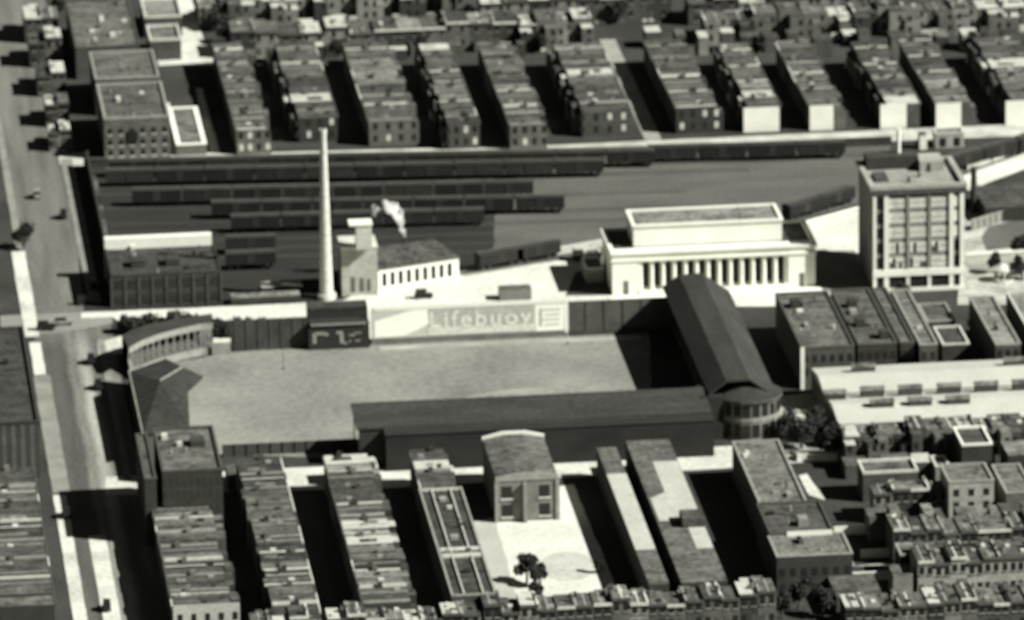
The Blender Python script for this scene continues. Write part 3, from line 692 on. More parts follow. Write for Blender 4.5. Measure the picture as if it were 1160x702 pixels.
for fx, z0_, z1_, w_ in ((.3, 1.0, 4.5, 1.0), (.55, 1.0, 4.2, 1.0), (.75, 1, 4.0, .8)):
    xc = a.x+(b.x-a.x)*fx; MB().box(xc-w_/2, xc+w_/2, a.y-.05, a.y+.02, z0_, z1_).build('window', mat('window_grimy', .09), t, loc)
c0 = P(404, 283, 11.7); c1 = P(421, 281, 11.7)
MB().box(c0.x, c1.x, c0.y, c0.y+3.5, 11.7, 17.4).build('upper_tower', mat('tower_brick_light', .42), t, loc)
MB().box(c0.x-1.6, c1.x+.2, c0.y-.3, c0.y+3.8, 17.4, 17.9).build('tower_slab', CREAM, t, loc)
e0 = P(428, 330); e1 = P(520, 316)
# engine house: its long front runs slightly away from the viewer
dv = Vector((e1.x-e0.x, e1.y-e0.y, 0)); Ln = dv.length; du = dv/Ln; dn = Vector((-du.y, du.x, 0))
def E(u, v): q = e0+du*u+dn*v; return (q.x, q.y)
MB().prism([E(.2, 0), E(Ln, 0), E(Ln, 14), E(.2, 14)], 0, 5.2).build('wall', CREAM, t, loc)
pr = MB(); n0 = len(pr.v)
pts = [(*E(0, -.4), 5.2), (*E(Ln+.4, -.4), 5.2), (*E(Ln+.4, 14.4), 5.2), (*E(0, 14.4), 5.2), (*E(0, 7), 8.2), (*E(Ln-3, 7), 8.2)]
pr.v += pts; pr.f += [(0, 1, 5, 4), (1, 2, 5), (2, 3, 4, 5), (3, 0, 4), (3, 2, 1, 0)]
pr.build('roof', RF[1], t, loc)
for i in range(9):
    u = 1.2+i*(Ln-2)/9; g = MB().prism([E(u, -.06), E(u+1.05, -.06), E(u+1.05, .05), E(u, .05)], 1.0, 4.1); g.build('window', GLASS, t, loc)
v = P(459, 281, 7); MB().cyl(v.x, v.y, 5.5, 9.4, .35, .35, 10).build('steam_vent', STEEL, t, loc)
building('gate_lodge', 'small grey hut on the bright plaza beyond the billboard', 'hut', 566, 602, 329, 324, 2.6, mat('hut_grey', .15), RF[3], None)
building('low_wall_shed', 'white topped low shed at the foot of the smokestack', 'shed', 296, 342, 326, 320, 2.0, BR[0], RF_LIGHT, None)
building('coal_shed', 'low pale lean-to directly left of the smokestack foot', 'shed', 262, 340, 338, 333, 1.6, BR[0], RF[5], None)

# left yard building with windowed front
t, loc, q = building('freight_house', 'two-storey freight house with white rear wall beside the avenue', 'warehouse', 126, 250, 314, 282, 7.2, BR[0], RF[0], BR[0], .3, .3, 8, (.8, 4.2), 2.0, 2.0, sill=False)
MB().box(q[0]-.2, q[1]-.5, q[3]-.2, q[3]+.8, 0, 9.9).build('rear_wall', CREAM, t, loc)
MB().box(q[0]-.2, q[1]-.5, q[3]-1.6, q[3]-.21, 7.4, 9.9).build('rear_parapet', CREAM, t, loc)
for fx in (.2, .52):
    MB().box(q[0]+(q[1]-q[0])*fx, q[0]+(q[1]-q[0])*fx+3, q[2]+6, q[2]+10, 7.35, 9.0).build('roof_hut', BR[0], t, loc)
for i in range(9):
    xx = q[0]+(q[1]-q[0])*i/8
    MB().box(xx-.2, xx+.2, q[2]-.25, q[2]-.06, 0, 7.1).build('pilaster', BR[1], t, loc)
# steam plume
def steam():
    p0 = Vector((v.x, v.y, 10)); pl = MB()
    pts_ = [(0, 0, .45), (-.5, 1.4, .8), (-1.1, 3.2, 1.3), (-1.6, 5.0, 1.6), (-2.8, 6.6, 1.7), (-4.6, 7.6, 1.2), (-6.6, 7.0, 1.0), (-7.2, 5.4, .8)]
    rnd = random.Random(5)
    for x, z, r in pts_:
        for k in range(4):
            c = p0+Vector((x+rnd.uniform(-.5, .5)*r, rnd.uniform(-.5, .5)*r, z+rnd.uniform(-.4, .4)*r)); n = len(pl.v); rad = r*rnd.uniform(.55, .95)
            K, J = 10, 6
            pl.v.append(tuple(c+Vector((0, 0, rad))))
            for j in range(1, J):
                for i in range(K):
                    th = math.pi*j/J; ph = 2*math.pi*i/K; rr_ = rad*rnd.uniform(.88, 1.1)
                    pl.v.append(tuple(c+Vector((rr_*math.sin(th)*math.cos(ph), rr_*math.sin(th)*math.sin(ph), rr_*math.cos(th)))))
            pl.v.append(tuple(c-Vector((0, 0, rad)))); last = len(pl.v)-1
            for i in range(K):
                j2 = (i+1) % K
                pl.f.append((n, n+1+i, n+1+j2)); pl.f.append((last, n+1+(J-2)*K+j2, n+1+(J-2)*K+i))
                for j in range(J-2): pl.f.append((n+1+j*K+i, n+1+(j+1)*K+i, n+1+(j+1)*K+j2, n+1+j*K+j2))
    m = bpy.data.materials.new('steam'); m.use_nodes = True; nt = m.node_tree; nt.nodes.clear()
    out = nt.nodes.new('ShaderNodeOutputMaterial'); pv = nt.nodes.new('ShaderNodeVolumePrincipled')
    pv.inputs['Color'].default_value = (1, 1, .98, 1); nz = nt.nodes.new('ShaderNodeTexNoise'); nz.inputs['Scale'].default_value = .5
    mr = nt.nodes.new('ShaderNodeMapRange'); mr.inputs[1].default_value = .38; mr.inputs[2].default_value = .62; mr.inputs[3].default_value = .0; mr.inputs[4].default_value = 1.7
    tc = nt.nodes.new('ShaderNodeNewGeometry'); nt.links.new(tc.outputs['Position'], nz.inputs['Vector'])
    nt.links.new(nz.outputs[0], mr.inputs[0]); nt.links.new(mr.outputs[0], pv.inputs['Density']); nt.links.new(pv.outputs[0], out.inputs['Volume'])
    o = pl.build('steam_plume', m, None, tuple(p0)); tag(o, 'white steam plume drifting left off the power house roof', 'steam')
    sm = o.modifiers.new('remesh', 'REMESH'); sm.mode = 'VOXEL'; sm.voxel_size = .3
steam()

# ------------------------------------------------------------------ ball ground
# outfield wall with billboard
wa = P(262, 400); wb = P(420, 391); wc = P(643, 381); wd = P(757, 377)
yw = wb.y
DW = mat('fence_dark', .05, .35, .25, 1.2)
o = thing('outfield_wall', 'tall outfield wall with grey panels right of the billboard', 'wall', (wc.x, yw, 0))
MB().box(wc.x+.3, P(800, 375).x, yw, yw+.6, 0, 8.0).build('wall_panel', mat('wall_metal', .075, .3, .2), o, (wc.x, yw, 0))
MB().box(wc.x+.3, P(800, 375).x, yw-.1, yw-.005, .0, 1.3).build('wall_base', DW, o, (wc.x, yw, 0))
for i in range(1, 7):
    xx = wc.x+i*4.2; MB().box(xx-.12, xx+.12, yw-.15, yw-.006, 1.4, 7.9).build('wall_post', TRIM_DK, o, (wc.x, yw, 0))
o = thing('centre_field_wall', 'dark board wall between the curved bleachers and the clubhouse', 'wall', (wa.x, yw, 0))
MB().box(P(262, 400).x, P(349, 396).x, yw, yw+.6, 0, 7.2).build('wall_panel', DW, o, (wa.x, yw, 0))
for i in range(7):
    xx = wa.x+1+i*2.6; MB().box(xx-.12, xx+.12, yw-.15, yw-.005, 0, 7.2).build('wall_post', TRIM_DK, o, (wa.x, yw, 0))
MB().box(P(240, 400).x, P(261, 400).x, yw-2, yw-1.6, 0, 2.8).build('low_fence', TRIM_MID, o, (wa.x, yw, 0))
# billboard
bl = (wb.x, yw, 0)
o = thing('billboard', 'long white outfield advertising board lettered Lifebuoy', 'billboard', bl)
MB().box(wb.x+.2, wc.x, yw, yw+.5, 0, 1.5).build('base_fence', mat('fence_base', .13, .3, .3), o, bl)
MB().box(wb.x+.2, wc.x, yw+.02, yw+.5, 1.505, 8.6).build('panel', mat('panel_grey_paint', .5, .06, .1, fvar=.06), o, bl)
def wallpx(px_, py_):
    """x,z on the wall plane y = yw for a photo pixel"""
    d = fwd*FPX + rt*(px_-580) + up*(351-py_); s = (yw-cam_loc.y)/d.y; q = cam_loc+d*s; return q.x, q.z
def wallpoly(name, pts_, m, dy=.04, parent=o, loc=bl):
    q = [wallpx(*p_) for p_ in pts_]; me = MB(); n = len(q)
    for yy in (yw-dy, yw-dy+.03): me.v += [(x, yy, z) for x, z in q]
    me.f.append(tuple(range(n))); me.f.append(tuple(n+i for i in reversed(range(n))))
    for i in range(n):
        j = (i+1) % n; me.f.append((i, n+i, n+j, j))
    return me.build(name, m, parent, loc)
PAINT = mat('sign_white_paint', .85, .03, .2, fvar=.04)
wallpoly('white_wedge', [(424,382.5),(424,364),(466,351.5),(484,350),(486,366),(474,373),(458,380)], PAINT)
wallpoly('lower_band', [(486,380),(484,371),(608,366.5),(608,374)], mat('sign_mid', .6, .05, .2))
wallpoly('border', [(424,352),(424,350),(643,340),(643,342)], PAINT, .05)
wallpoly('border', [(640,376),(639,343),(643,343),(643.5,376)], PAINT, .06)
wallpoly('white_field', [(606,375),(606,345.5),(639,344),(639,373.5)], PAINT, .03)
for a_, b_, c_ in ((611, 634, 350.5), (617, 634, 356), (611, 634, 361.5), (617, 634, 367)):
    wallpoly('small_lettering', [(a_, c_+1.5), (a_, c_-.2), (b_, c_-1.2), (b_, c_+.5)], mat('sign_grey_ink', .36), .06)
wallpoly('small_lettering', [(611, 369), (611, 349), (614, 349), (614, 369)], mat('sign_grey_ink', .36), .08)
# grey lettering ground, then letters
cu = bpy.data.curves.new('lettering', 'FONT'); cu.body = 'Lifebuoy'; cu.extrude = .04; cu.offset = .045; cu.size = 5.0; cu.space_character = 1.22
to = bpy.data.objects.new('tmp_text', cu); COL.objects.link(to); bpy.context.view_layer.update()
dg = bpy.context.evaluated_depsgraph_get(); tm = bpy.data.meshes.new_from_object(to.evaluated_get(dg)); bpy.data.objects.remove(to)
xa, za = wallpx(487, 371.5); xb, zb = wallpx(602, 366)
xs = [vv.co.x for vv in tm.vertices]; sc = (xb-xa)/(max(xs)-min(xs)); mn = min(xs)
tm.materials.clear(); tm.materials.append(mat('sign_letter_paint', .66, .08, .3))
for vv in tm.vertices:
    x_, y_, z_ = vv.co; vv.co = (xa+(x_-mn)*sc-bl[0], yw-.06-z_-bl[1], max(za, zb)+y_*.95*sc)
to = bpy.data.objects.new('lettering', tm); COL.objects.link(to); to.parent = o
tag(to, 'white painted word Lifebuoy')
wallpoly('lettering_ground', [(486,374),(486,349.5),(604,344.5),(604,368.5)], mat('sign_ground_grey', .4, .06, .2), .025)

# clubhouse
ca = P(350, 397); cb = P(419, 394); cl = ((ca.x+cb.x)/2, ca.y, 0)
o = thing('clubhouse', 'dark clubhouse box with white painted marks in centre field', 'clubhouse', cl)
MB().box(ca.x, cb.x, ca.y, ca.y+4, 0, 6.0).build('lower_wall', mat('clubhouse_green', .025, .2, .3), o, cl)
MB().box(ca.x+.3, cb.x, ca.y+4.01, ca.y+9, 0, 8.2).build('upper_wall', mat('clubhouse_green', .025), o, cl)
MB().box(ca.x+.3, cb.x, ca.y+3.9, ca.y+9.1, 8.2, 8.5).build('roof', RF[0], o, cl)
MB().box(ca.x+.2, cb.x-.6, ca.y-.3, ca.y+3.9, 6.0, 6.2).build('porch_roof', mat('clubhouse_green', .025), o, cl)
MB().box(ca.x+.6, cb.x-.8, ca.y-.4, ca.y-.31, 5.75, 6.2).build('eave_strip', mat('trim_grey', .25), o, cl)
mk = MB(); y_ = ca.y
for x_a, x_b, z_a, z_b in ((.9, 1.7, 1.6, 4.0), (1.7, 3.6, 3.5, 4.2), (3.6, 4.4, 3.3, 4.0), (6.2, 7.6, 3.6, 4.2), (7.0, 7.8, 1.4, 3.6), (7.8, 8.6, 1.1, 1.6), (9.0, 10.4, 3.0, 3.4), (9.0, 9.5, 1.6, 2.0), (10.2, 11.8, 3.5, 3.8), (10.4, 11.6, 1.7, 2.0)):
    mk.box(ca.x+x_a, ca.x+x_b, y_-.06, y_-.004, z_a, z_b)
mk.build('painted_mark', mat('mark_grey', .25, .3, .5), o, cl)

# left field stand: long low roof
a = P(405, 492, 8.5); x0 = P(404, 487, 8.5).x; x1 = P(806, 467, 8.5).x; yA = P(404, 487, 8.5).y; yB = yA+15; loc = ((x0+x1)/2, yA, 0)
o = thing('long_grandstand', 'long low roofed grandstand along the near side of the field', 'grandstand', loc)
MB().extrude([(yA, 8.5), (yB, 9.4), (yB, 9.8), (yA, 8.9)], 'x', x0, x1).build('roof', mat('stand_roof', .036, .3, .2, 1.0, sx=.3, fvar=.3), o, loc)
xr = P(437, 490, 8.5).x
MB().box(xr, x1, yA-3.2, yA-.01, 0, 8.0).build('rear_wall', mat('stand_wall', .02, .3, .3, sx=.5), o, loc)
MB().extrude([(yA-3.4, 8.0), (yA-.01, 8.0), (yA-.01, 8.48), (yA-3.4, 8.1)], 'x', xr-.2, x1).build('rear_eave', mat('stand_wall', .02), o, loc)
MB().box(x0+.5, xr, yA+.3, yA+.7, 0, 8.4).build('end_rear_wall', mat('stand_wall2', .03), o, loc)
MB().extrude([(yA+1, 0), (yB-1, 0), (yB-1, 1.2), (yA+1, 6.0)], 'x', x0+1, x1-1).build('seating_tier', TRIM_DK, o, loc)
for i in range(24):
    xx = x0+.6+i*(x1-x0-1.2)/23; MB().box(xx-.12, xx+.12, yB-1.2, yB-.9, 1.25, 9.2).build('post', STEEL, o, loc)
# first base grandstand with big pitched roof running to the far wall
x0 = P(800, 438, 11).x; y0 = yB-3; y1 = yw+1.5; hgt = 11.5
x0 = P(803, 441, 10.5).x; x1 = x0+13.5; xm = x0+6.2; loc = (xm, (y0+y1)/2, 0)
o = thing('main_grandstand', 'steep dark pitched grandstand roof at right of the field', 'grandstand', loc)
SR = mat('stand_roof_main', .036, .3, .2, 1.0, sy=.3, fvar=.3); SR2 = mat('stand_roof_main2', .032, .3, .2, 1.0, sy=.3, fvar=.3)
MB().extrude([(x0, 9.8), (x0+3.6, 12.4), (x0+3.6, 12.8), (x0-.3, 10.1)], 'y', y0-3, y1).build('field_slope', SR, o, loc)
MB().extrude([(x0+3.61, 12.4), (x0+8.6, 12.6), (x0+8.6, 13.0), (x0+3.61, 12.8)], 'y', y0-3, y1).build('flat_top', SR2, o, loc)
MB().extrude([(x0+8.61, 12.6), (x1+1.2, 8.2), (x1+1.4, 8.5), (x0+8.61, 13.0)], 'y', y0-3, y1).build('street_slope', SR, o, loc)
MB().box(x1-2.5, x1-2.0, y0-3, y1-1, 0, 9.3).build('street_wall', BR[2], o, loc)
MB().extrude([(x0+2, 0), (x1-2.6, 0), (x1-2.6, 7.5), (x0+2, 1.2)], 'y', y0, y1-2).build('seating_tier', TRIM_DK, o, loc)
MB().extrude([(x0+.8, 10.1), (x0+3.7, 12.35), (x0+8.5, 12.5), (x1-.5, 9.2), (x1-.5, 0), (x0+3.5, 0)], 'y', y1-.4, y1-.05).build('end_wall', BR[0], o, loc)
MB().box(x1-.8, x1-.5, y0+6, y0+18, 0, 7.2).build('pale_panel', CONC, o, loc)
for i in range(10):
    yy = y0+i*(y1-y0-1)/9; MB().box(x0+.8, x0+1.1, yy, yy+.3, 0, 10).build('post', STEEL, o, loc)
# corner tower: round fronted entrance
cx, cy = P(852, 499).x, P(852, 499).y+7
loc = (cx, cy, 0); o = thing('corner_tower', 'rounded entrance tower with arched windows where the two grandstands meet', 'tower', loc)
k = 10; rw = 7.0
MB().cyl(cx, cy, 0, 8.4, rw, rw, k*2).build('wall', mat('tower_brick_grey', .17, .3, .3), o, loc)
MB().cyl(cx, cy, 8.4, 8.9, rw+.6, rw+.6, k*2).build('cornice', TRIM_DK, o, loc)
MB().cyl(cx, cy, 8.9, 12.6, rw+.4, .6, k*2).build('roof', SR2, o, loc)
MB().cyl(cx, cy, 4.3, 4.7, rw+.15, rw+.15, k*2).build('string_course', TRIM_MID, o, loc)
for i in range(9):
    an = R(-150+i*17); ux, uy = math.cos(an), math.sin(an); tx, ty = -uy, ux
    for z0_, z1_ in ((.8, 3.6), (5.3, 7.8)):
        m = MB(); w_ = .75; q = []
        for rr_, ww_ in ((rw-.2, -w_), (rw-.2, w_), (rw+.06, w_), (rw+.06, -w_)):
            q.append((cx+ux*rr_+tx*ww_, cy+uy*rr_+ty*ww_))
        m.prism(q[::-1], z0_, z1_); m.build('window', GLASS, o, loc)
MB().box(cx-rw-3.8, cx-rw+1.2, cy-5, cy+4, 0, 9.5).build('link_wall', mat('stand_wall', .035), o, loc)

# curved bleachers in the far left corner
oc = [(138,380),(150,373),(168,367),(195,361.5),(225,357),(240,355)]
ic = [(146,394),(160,386),(180,378.5),(205,372),(228,367),(241,366)]
hz = 6.5
O_ = [P(x, y, hz) for x, y in oc]; I_ = [P(x, y, hz) for x, y in ic]
I2 = [P(x+1, y+4.5, hz) for x, y in ic]
loc = tuple(I_[2])[:2]+(0,)
o = thing('curved_bleachers', 'curving covered bleachers with open bays in the far left corner', 'grandstand', loc)
r_ = MB(); w_ = MB()
for i in range(5):
    r_.prism([(O_[i].x, O_[i].y), (I_[i].x, I_[i].y), (I_[i+1].x, I_[i+1].y), (O_[i+1].x, O_[i+1].y)], hz-.4, hz)
    a_, b_ = O_[i], O_[i+1]
    w_.prism([(a_.x, a_.y), (a_.x, a_.y-.4), (b_.x, b_.y-.4), (b_.x, b_.y)], 0, hz-.41)
r_.build('roof', mat('stand_roof', .07), o, loc); w_.build('rear_wall', BR[0], o, loc)
rl = MB(); ti = MB(); lw = MB()
for i in range(5):
    a_, b_ = I_[i], I_[i+1]
    rl.prism([(a_.x, a_.y), (a_.x, a_.y-.35), (b_.x, b_.y-.35), (b_.x, b_.y)], 5.3, 6.6)
    lw.prism([(a_.x, a_.y-2), (a_.x, a_.y-2.4), (b_.x, b_.y-2.4), (b_.x, b_.y-2)], 0, 1.6)
    n_ = 3
    for j in range(n_):
        f_ = j/n_; px_ = a_.x+(b_.x-a_.x)*f_; py_ = a_.y+(b_.y-a_.y)*f_
        MB().box(px_-.2, px_+.2, py_-.45, py_-.36, 0, 5.3).build('column', TRIM_MID, o, loc)
    ti.prism([(a_.x, a_.y+6), (a_.x, a_.y-1.9), (b_.x, b_.y-1.9), (b_.x, b_.y+6)], 0, [4.5, .8, .8, 4.5])
rl.build('railing', TRIM_MID, o, loc); lw.build('low_wall', TRIM_MID, o, loc); ti.build('seating_tier', mat('tier_grey', .07), o, loc)
# left pavilion
pts_ = [(162,492),(215,482),(213,443),(231,426),(186,405),(146,419)]
q = [P(x, y, 7) for x, y in pts_]; c_ = sum((Vector((p_.x, p_.y, 0)) for p_ in q), Vector())/6; loc = tuple(c_)
o = thing('corner_pavilion', 'dark angular pavilion roof at the left end of the field', 'grandstand', loc)
pv_ = [(p_.x, p_.y, 6.8) for p_ in q]; A_ = P(181, 431, 9.4); B_ = P(206, 416, 9.0)
rm = MB(); rm.v = pv_+[(A_.x, A_.y, 9.4), (B_.x, B_.y, 9.0)]; rm.f = [(0, 1, 6), (1, 2, 6), (2, 7, 6), (2, 3, 7), (3, 4, 7), (4, 6, 7), (4, 5, 6), (5, 0, 6), (5, 4, 3, 2, 1, 0)]
rm.build('roof', mat('pavilion_roof', .03, .3, .25, 1.0, fvar=.3), o, loc)
for a_, b_ in ((5, 4), (4, 3), (5, 0)): MB().tube(pv_[a_], pv_[b_], .22, .22).build('roof_rim', TRIM_MID, o, loc)
qi = [Vector((p_.x, p_.y, 0))*.97+c_*.03 for p_ in q]
wl = MB()
for i, j in ((5, 0), (0, 1), (4, 5)):
    a_, b_ = qi[i], qi[j]; d_ = (b_-a_).normalized(); nn = Vector((-d_.y, d_.x, 0))*.4
    wl.prism([(a_.x, a_.y), (b_.x, b_.y), ((b_+nn).x, (b_+nn).y), ((a_+nn).x, (a_+nn).y)], 0, 6.39)
wl.build('wall', mat('stand_wall3', .06), o, loc)
ra = A_
MB().tube((A_.x, A_.y, 9.45), (B_.x, B_.y, 9.05), .18, .18).build('ridge_cap', TRIM_MID, o, loc)
MB().prism([(c_.x-1+(qi[k_].x-c_.x)*.5, c_.y+2+(qi[k_].y-c_.y)*.5) for k_ in (1, 2, 3, 4)], 0, [4, .8, .8, 2]).build('seating_tier', TRIM_DK, o, loc)
# outer wall along the avenue
a = P(144, 400, 7); b = P(168, 540, 7); loc = (a.x, (a.y+b.y)/2, 0)
xo = P(150, 430, 5.5).x
o = thing('avenue_wall', 'high pale-topped ball ground wall along the avenue', 'wall', (xo, P(150, 450).y, 0))
lo = (xo, P(150, 450).y, 0)
MB().box(xo, xo+.5, P(165, 520, 5.5).y, P(143, 408, 5.5).y, 0, 5.5).build('wall_panel', DW, o, lo)
MB().box(xo-.1, xo+.6, P(165, 520, 5.5).y, P(143, 408, 5.5).y, 5.5, 5.8).build('coping', TRIM_MID, o, lo)
# corner building left of field
t, loc, q = building('tavern', 'dark corner block with grey roof between pavilion and near terrace', 'building', 184, 252, 536, 488, 15, BR[0], RF[3], BR[1], .5, cols=9, zs=(6.5, 9.5, 12.2), ww=.8, wh=1.6, wmat=mat('window_dull', .035), sill=False)
MB().box(q[0]+7, q[0]+10, q[3]-13, q[3]-9, 15.15, 16.4).build('roof_hut', BR[0], t, loc)
t, loc, q = building('annex', 'narrow dark annex against the avenue side of the corner block', 'building', 164, 177, 544, 494, 14, BR[0], RF[2], BR[1], .4)
# near fence of the field
a = P(252, 517); b = P(404, 510); lo = ((a.x+b.x)/2, a.y, 0)
o = thing('left_field_fence', 'dark board fence along the near left of the field', 'fence', lo)
MB().box(a.x, b.x, a.y, a.y+.3, 0, 2.6).build('board_panel', DW, o, lo)
for i in range(12):
    xx = a.x+.2+i*(b.x-a.x-.4)/11; MB().box(xx-.1, xx+.1, a.y-.2, a.y-.005, 0, 2.8).build('post', TRIM_DK, o, lo)
for xl, xr_, yn, yf, m_, lb in ((258, 322, 540, 526, RF[2], 'dark low shed behind left field fence beside the corner block'),
                            (372, 428, 534, 524, RF[4], 'grey low shed with pale front behind the field fence')):
    building('shed', lb, 'shed', xl, xr_, yn, yf, 3.2, BR[1], m_, TRIM, .3) if xl > 300 else building('shed', lb, 'shed', xl, xr_, yn, yf, 3.2, BR[1], m_, None)

# ------------------------------------------------------------------ freight cars
def make_boxcar(loc, label, group, L=11.5, m=None, H=4.0):
    t = thing('boxcar', label, 'boxcar', loc, group)
    z = (0, 0, 0)
    MB().box(-L/2, L/2, -1.4, 1.4, 1.1, H-.3).build('body', m or CARWOOD[0], t, z)
    MB().extrude([(-1.5, H-.29), (1.5, H-.29), (1.45, H-.1), (0, H+.15), (-1.45, H-.1)], 'x', -L/2-.1, L/2+.1).build('roof', CARROOF, t, z)
    MB().box(-L/2, L/2, -.3, .3, H+.16, H+.24).build('roof_walk', mat('roof_walk', .1), t, z)
    MB().box(-.9, .9, -1.48, -1.41, 1.2, H-.4).build('door', CARWOOD[2], t, z)
    for s_ in (-1, 1):
        w = MB()
        for dx in (-.9, .9): w.box(s_*(L/2-2)+dx-.4, s_*(L/2-2)+dx+.4, -1.0, 1.0, .15, .95)
        w.build('truck', STEEL, t, z)
    return t
protos = [make_boxcar((0, 0, 0), 'x x x x', None, m=mm) for mm in CARWOOD]
used = set()
def copy_tree(o, parent=None):
    c = o.copy(); COL.objects.link(c)
    if parent is not None: c.parent = parent
    for ch in o.children: copy_tree(ch, c)
    return c
def put_car(i, p_, ang, label, group):
    if i not in used: used.add(i); c = protos[i]
    else: c = copy_tree(protos[i])
    c.location = (p_.x, p_.y, p_.z); c.rotation_euler.z = ang; tag(c, label, 'boxcar', group)
def train(desc, pts, z=0.0, gap=.45, L=11.5, skip=()):
    """pts: pixel polyline of the wheel line, cars laid along it"""
    W = [P(x, y, z) for x, y in pts]; rnd = random.Random(int(pts[0][0]+pts[0][1])); k = 0; pos = L/2
    seg = [(W[i+1]-W[i]).length for i in range(len(W)-1)]; tot = sum(seg)
    while pos + L/2 < tot and k < 30:
        s_ = pos; i = 0
        while s_ > seg[i]: s_ -= seg[i]; i += 1
        d_ = (W[i+1]-W[i]).normalized(); p_ = W[i]+d_*s_
        if k not in skip:
            put_car(rnd.choice((0, 0, 1, 1, 2)), p_, math.atan2(d_.y, d_.x), '%s boxcar from the left, %s' % (ORD[k], desc), 'freight cars standing in the rail yard')
        pos += L+gap; k += 1
def track(pts, z=.2):
    W = [P(x, y) for x, y in pts]
    for off in (-.72, .72):
        m = MB()
        for a_, b_ in zip(W[:-1], W[1:]):
            d_ = (b_-a_).normalized(); n_ = Vector((-d_.y, d_.x, 0))
            q_ = [a_+n_*(off-.06), b_+n_*(off-.06), b_+n_*(off+.06), a_+n_*(off+.06)]
            m.prism([(v_.x, v_.y) for v_ in q_], z, z+.12)
        tag(m.build('rail', mat('rail_steel', .1)), kind='structure')
lines = [ ('farthest string below the far terraces', [(735,183),(860,180),(1000,176)]),
          ('long string nearest the far street', [(124,199),(400,192),(744,187)]),
          ('second long string in the yard', [(120,210),(400,204),(690,198)]),
          ('string of middle tracks, third down', [(150,232),(400,227),(618,222)]),
          ('string ending in the lone dark car', [(240,246),(420,243),(650,239)]),
          ('short string just above the power house', [(262,262),(400,258),(555,254)])]
for i, (d_, pts) in enumerate(lines):
    track([(pts[0][0]-10, pts[0][1]+.5), pts[1], pts[2], (pts[2][0]+160, pts[2][1]-5)])
    train(d_, pts, .35, L=11.5)
train('string nearest the freight house', [(256,286),(350,283)], .35)
train('lower left string before the smokestack', [(256,304),(352,300)], .35)
for yy in (215, 222, 238, 256, 266, 276, 286, 296): track([(110, yy), (400, yy-6), (560, yy-10)])
for off_ in (0, 4.5, 9): track([(524, 306+off_*.8), (690, 274+off_), (890, 245+off_*.8), (975, 221+off_*.8), (1095, 186+off_*.8), (1230, 134+off_*.8)], .3)
# cars and platforms on the curving line
train('string on the curving line left of station', [(545,305),(618,292),(668,284)], .35, L=9.5)
train('string on the curving line behind the office block', [(892,250),(968,227)], .35, L=10.5)
train('string on the curving line at the right edge', [(1072,196),(1160,171),(1200,157)], .35, L=11.5)
def wallrun(name, label, pts, h, th, m, cop=None, cat='wall'):
    W = [P(x, y) for x, y in pts]; lo = tuple(W[0]); o = thing(name, label, cat, lo); a_ = MB(); b_ = MB()
    for p_, q_ in zip(W[:-1], W[1:]):
        a_.prism([(p_.x, p_.y), (q_.x, q_.y), (q_.x, q_.y+th), (p_.x, p_.y+th)], 0, h)
        b_.prism([(p_.x, p_.y-.15), (q_.x, q_.y-.15), (q_.x, q_.y+th+.15), (p_.x, p_.y+th+.15)], h, h+.3)
    a_.build('wall_panel', m, o, lo); b_.build('coping', cop or TRIM_MID, o, lo); return o
wallrun('retaining_wall', 'long dark retaining wall below the far street', [(95,190),(400,184),(740,176),(1010,165)], 1.9, .6, mat('retaining_dark', .04, .3, .2), TRIM_DK)
wallrun('platform', 'pale low platform beside the curving railway', [(560,302),(690,279)], 1.1, 2.2, CONC, CONC, 'platform')
wallrun('parapet_wall', 'pale parapet wall along the service road right of the station', [(895,262),(975,240),(1095,207),(1200,176)], 1.0, .5, CONC, CREAM)
# small signal huts near the station
building('signal_hut', 'small white hut with a dark roof left of the station', 'hut', 664, 682, 292, 284, 3, CREAM, RF[1], TRIM, .3)
building('signal_hut', 'low pale roofed hut behind the station hut', 'hut', 650, 668, 283, 279, 3, BR[0], RF_LIGHT, None)
building('station_annex', 'small grey annex against the left side of the station', 'building', 664, 684, 306, 294, 3.2, mat('annex_grey', .3), RF[4], CREAM, .3)
# structures at upper right beside the white end walls
building('corner_shop', 'low flat-roofed shop with dark doorway right of the flue top', 'shop', 1060, 1092, 153, 147, 3.4, mat('shop_grey', .3), RF[4], TRIM, .3, cols=2, zs=(.4,), ww=1.6, wh=2.2, sill=False)
building('corner_shop', 'bright small kiosk between the third and fourth white walls', 'kiosk', 1042, 1050, 154, 150, 3.5, CREAM, RF[2], None)

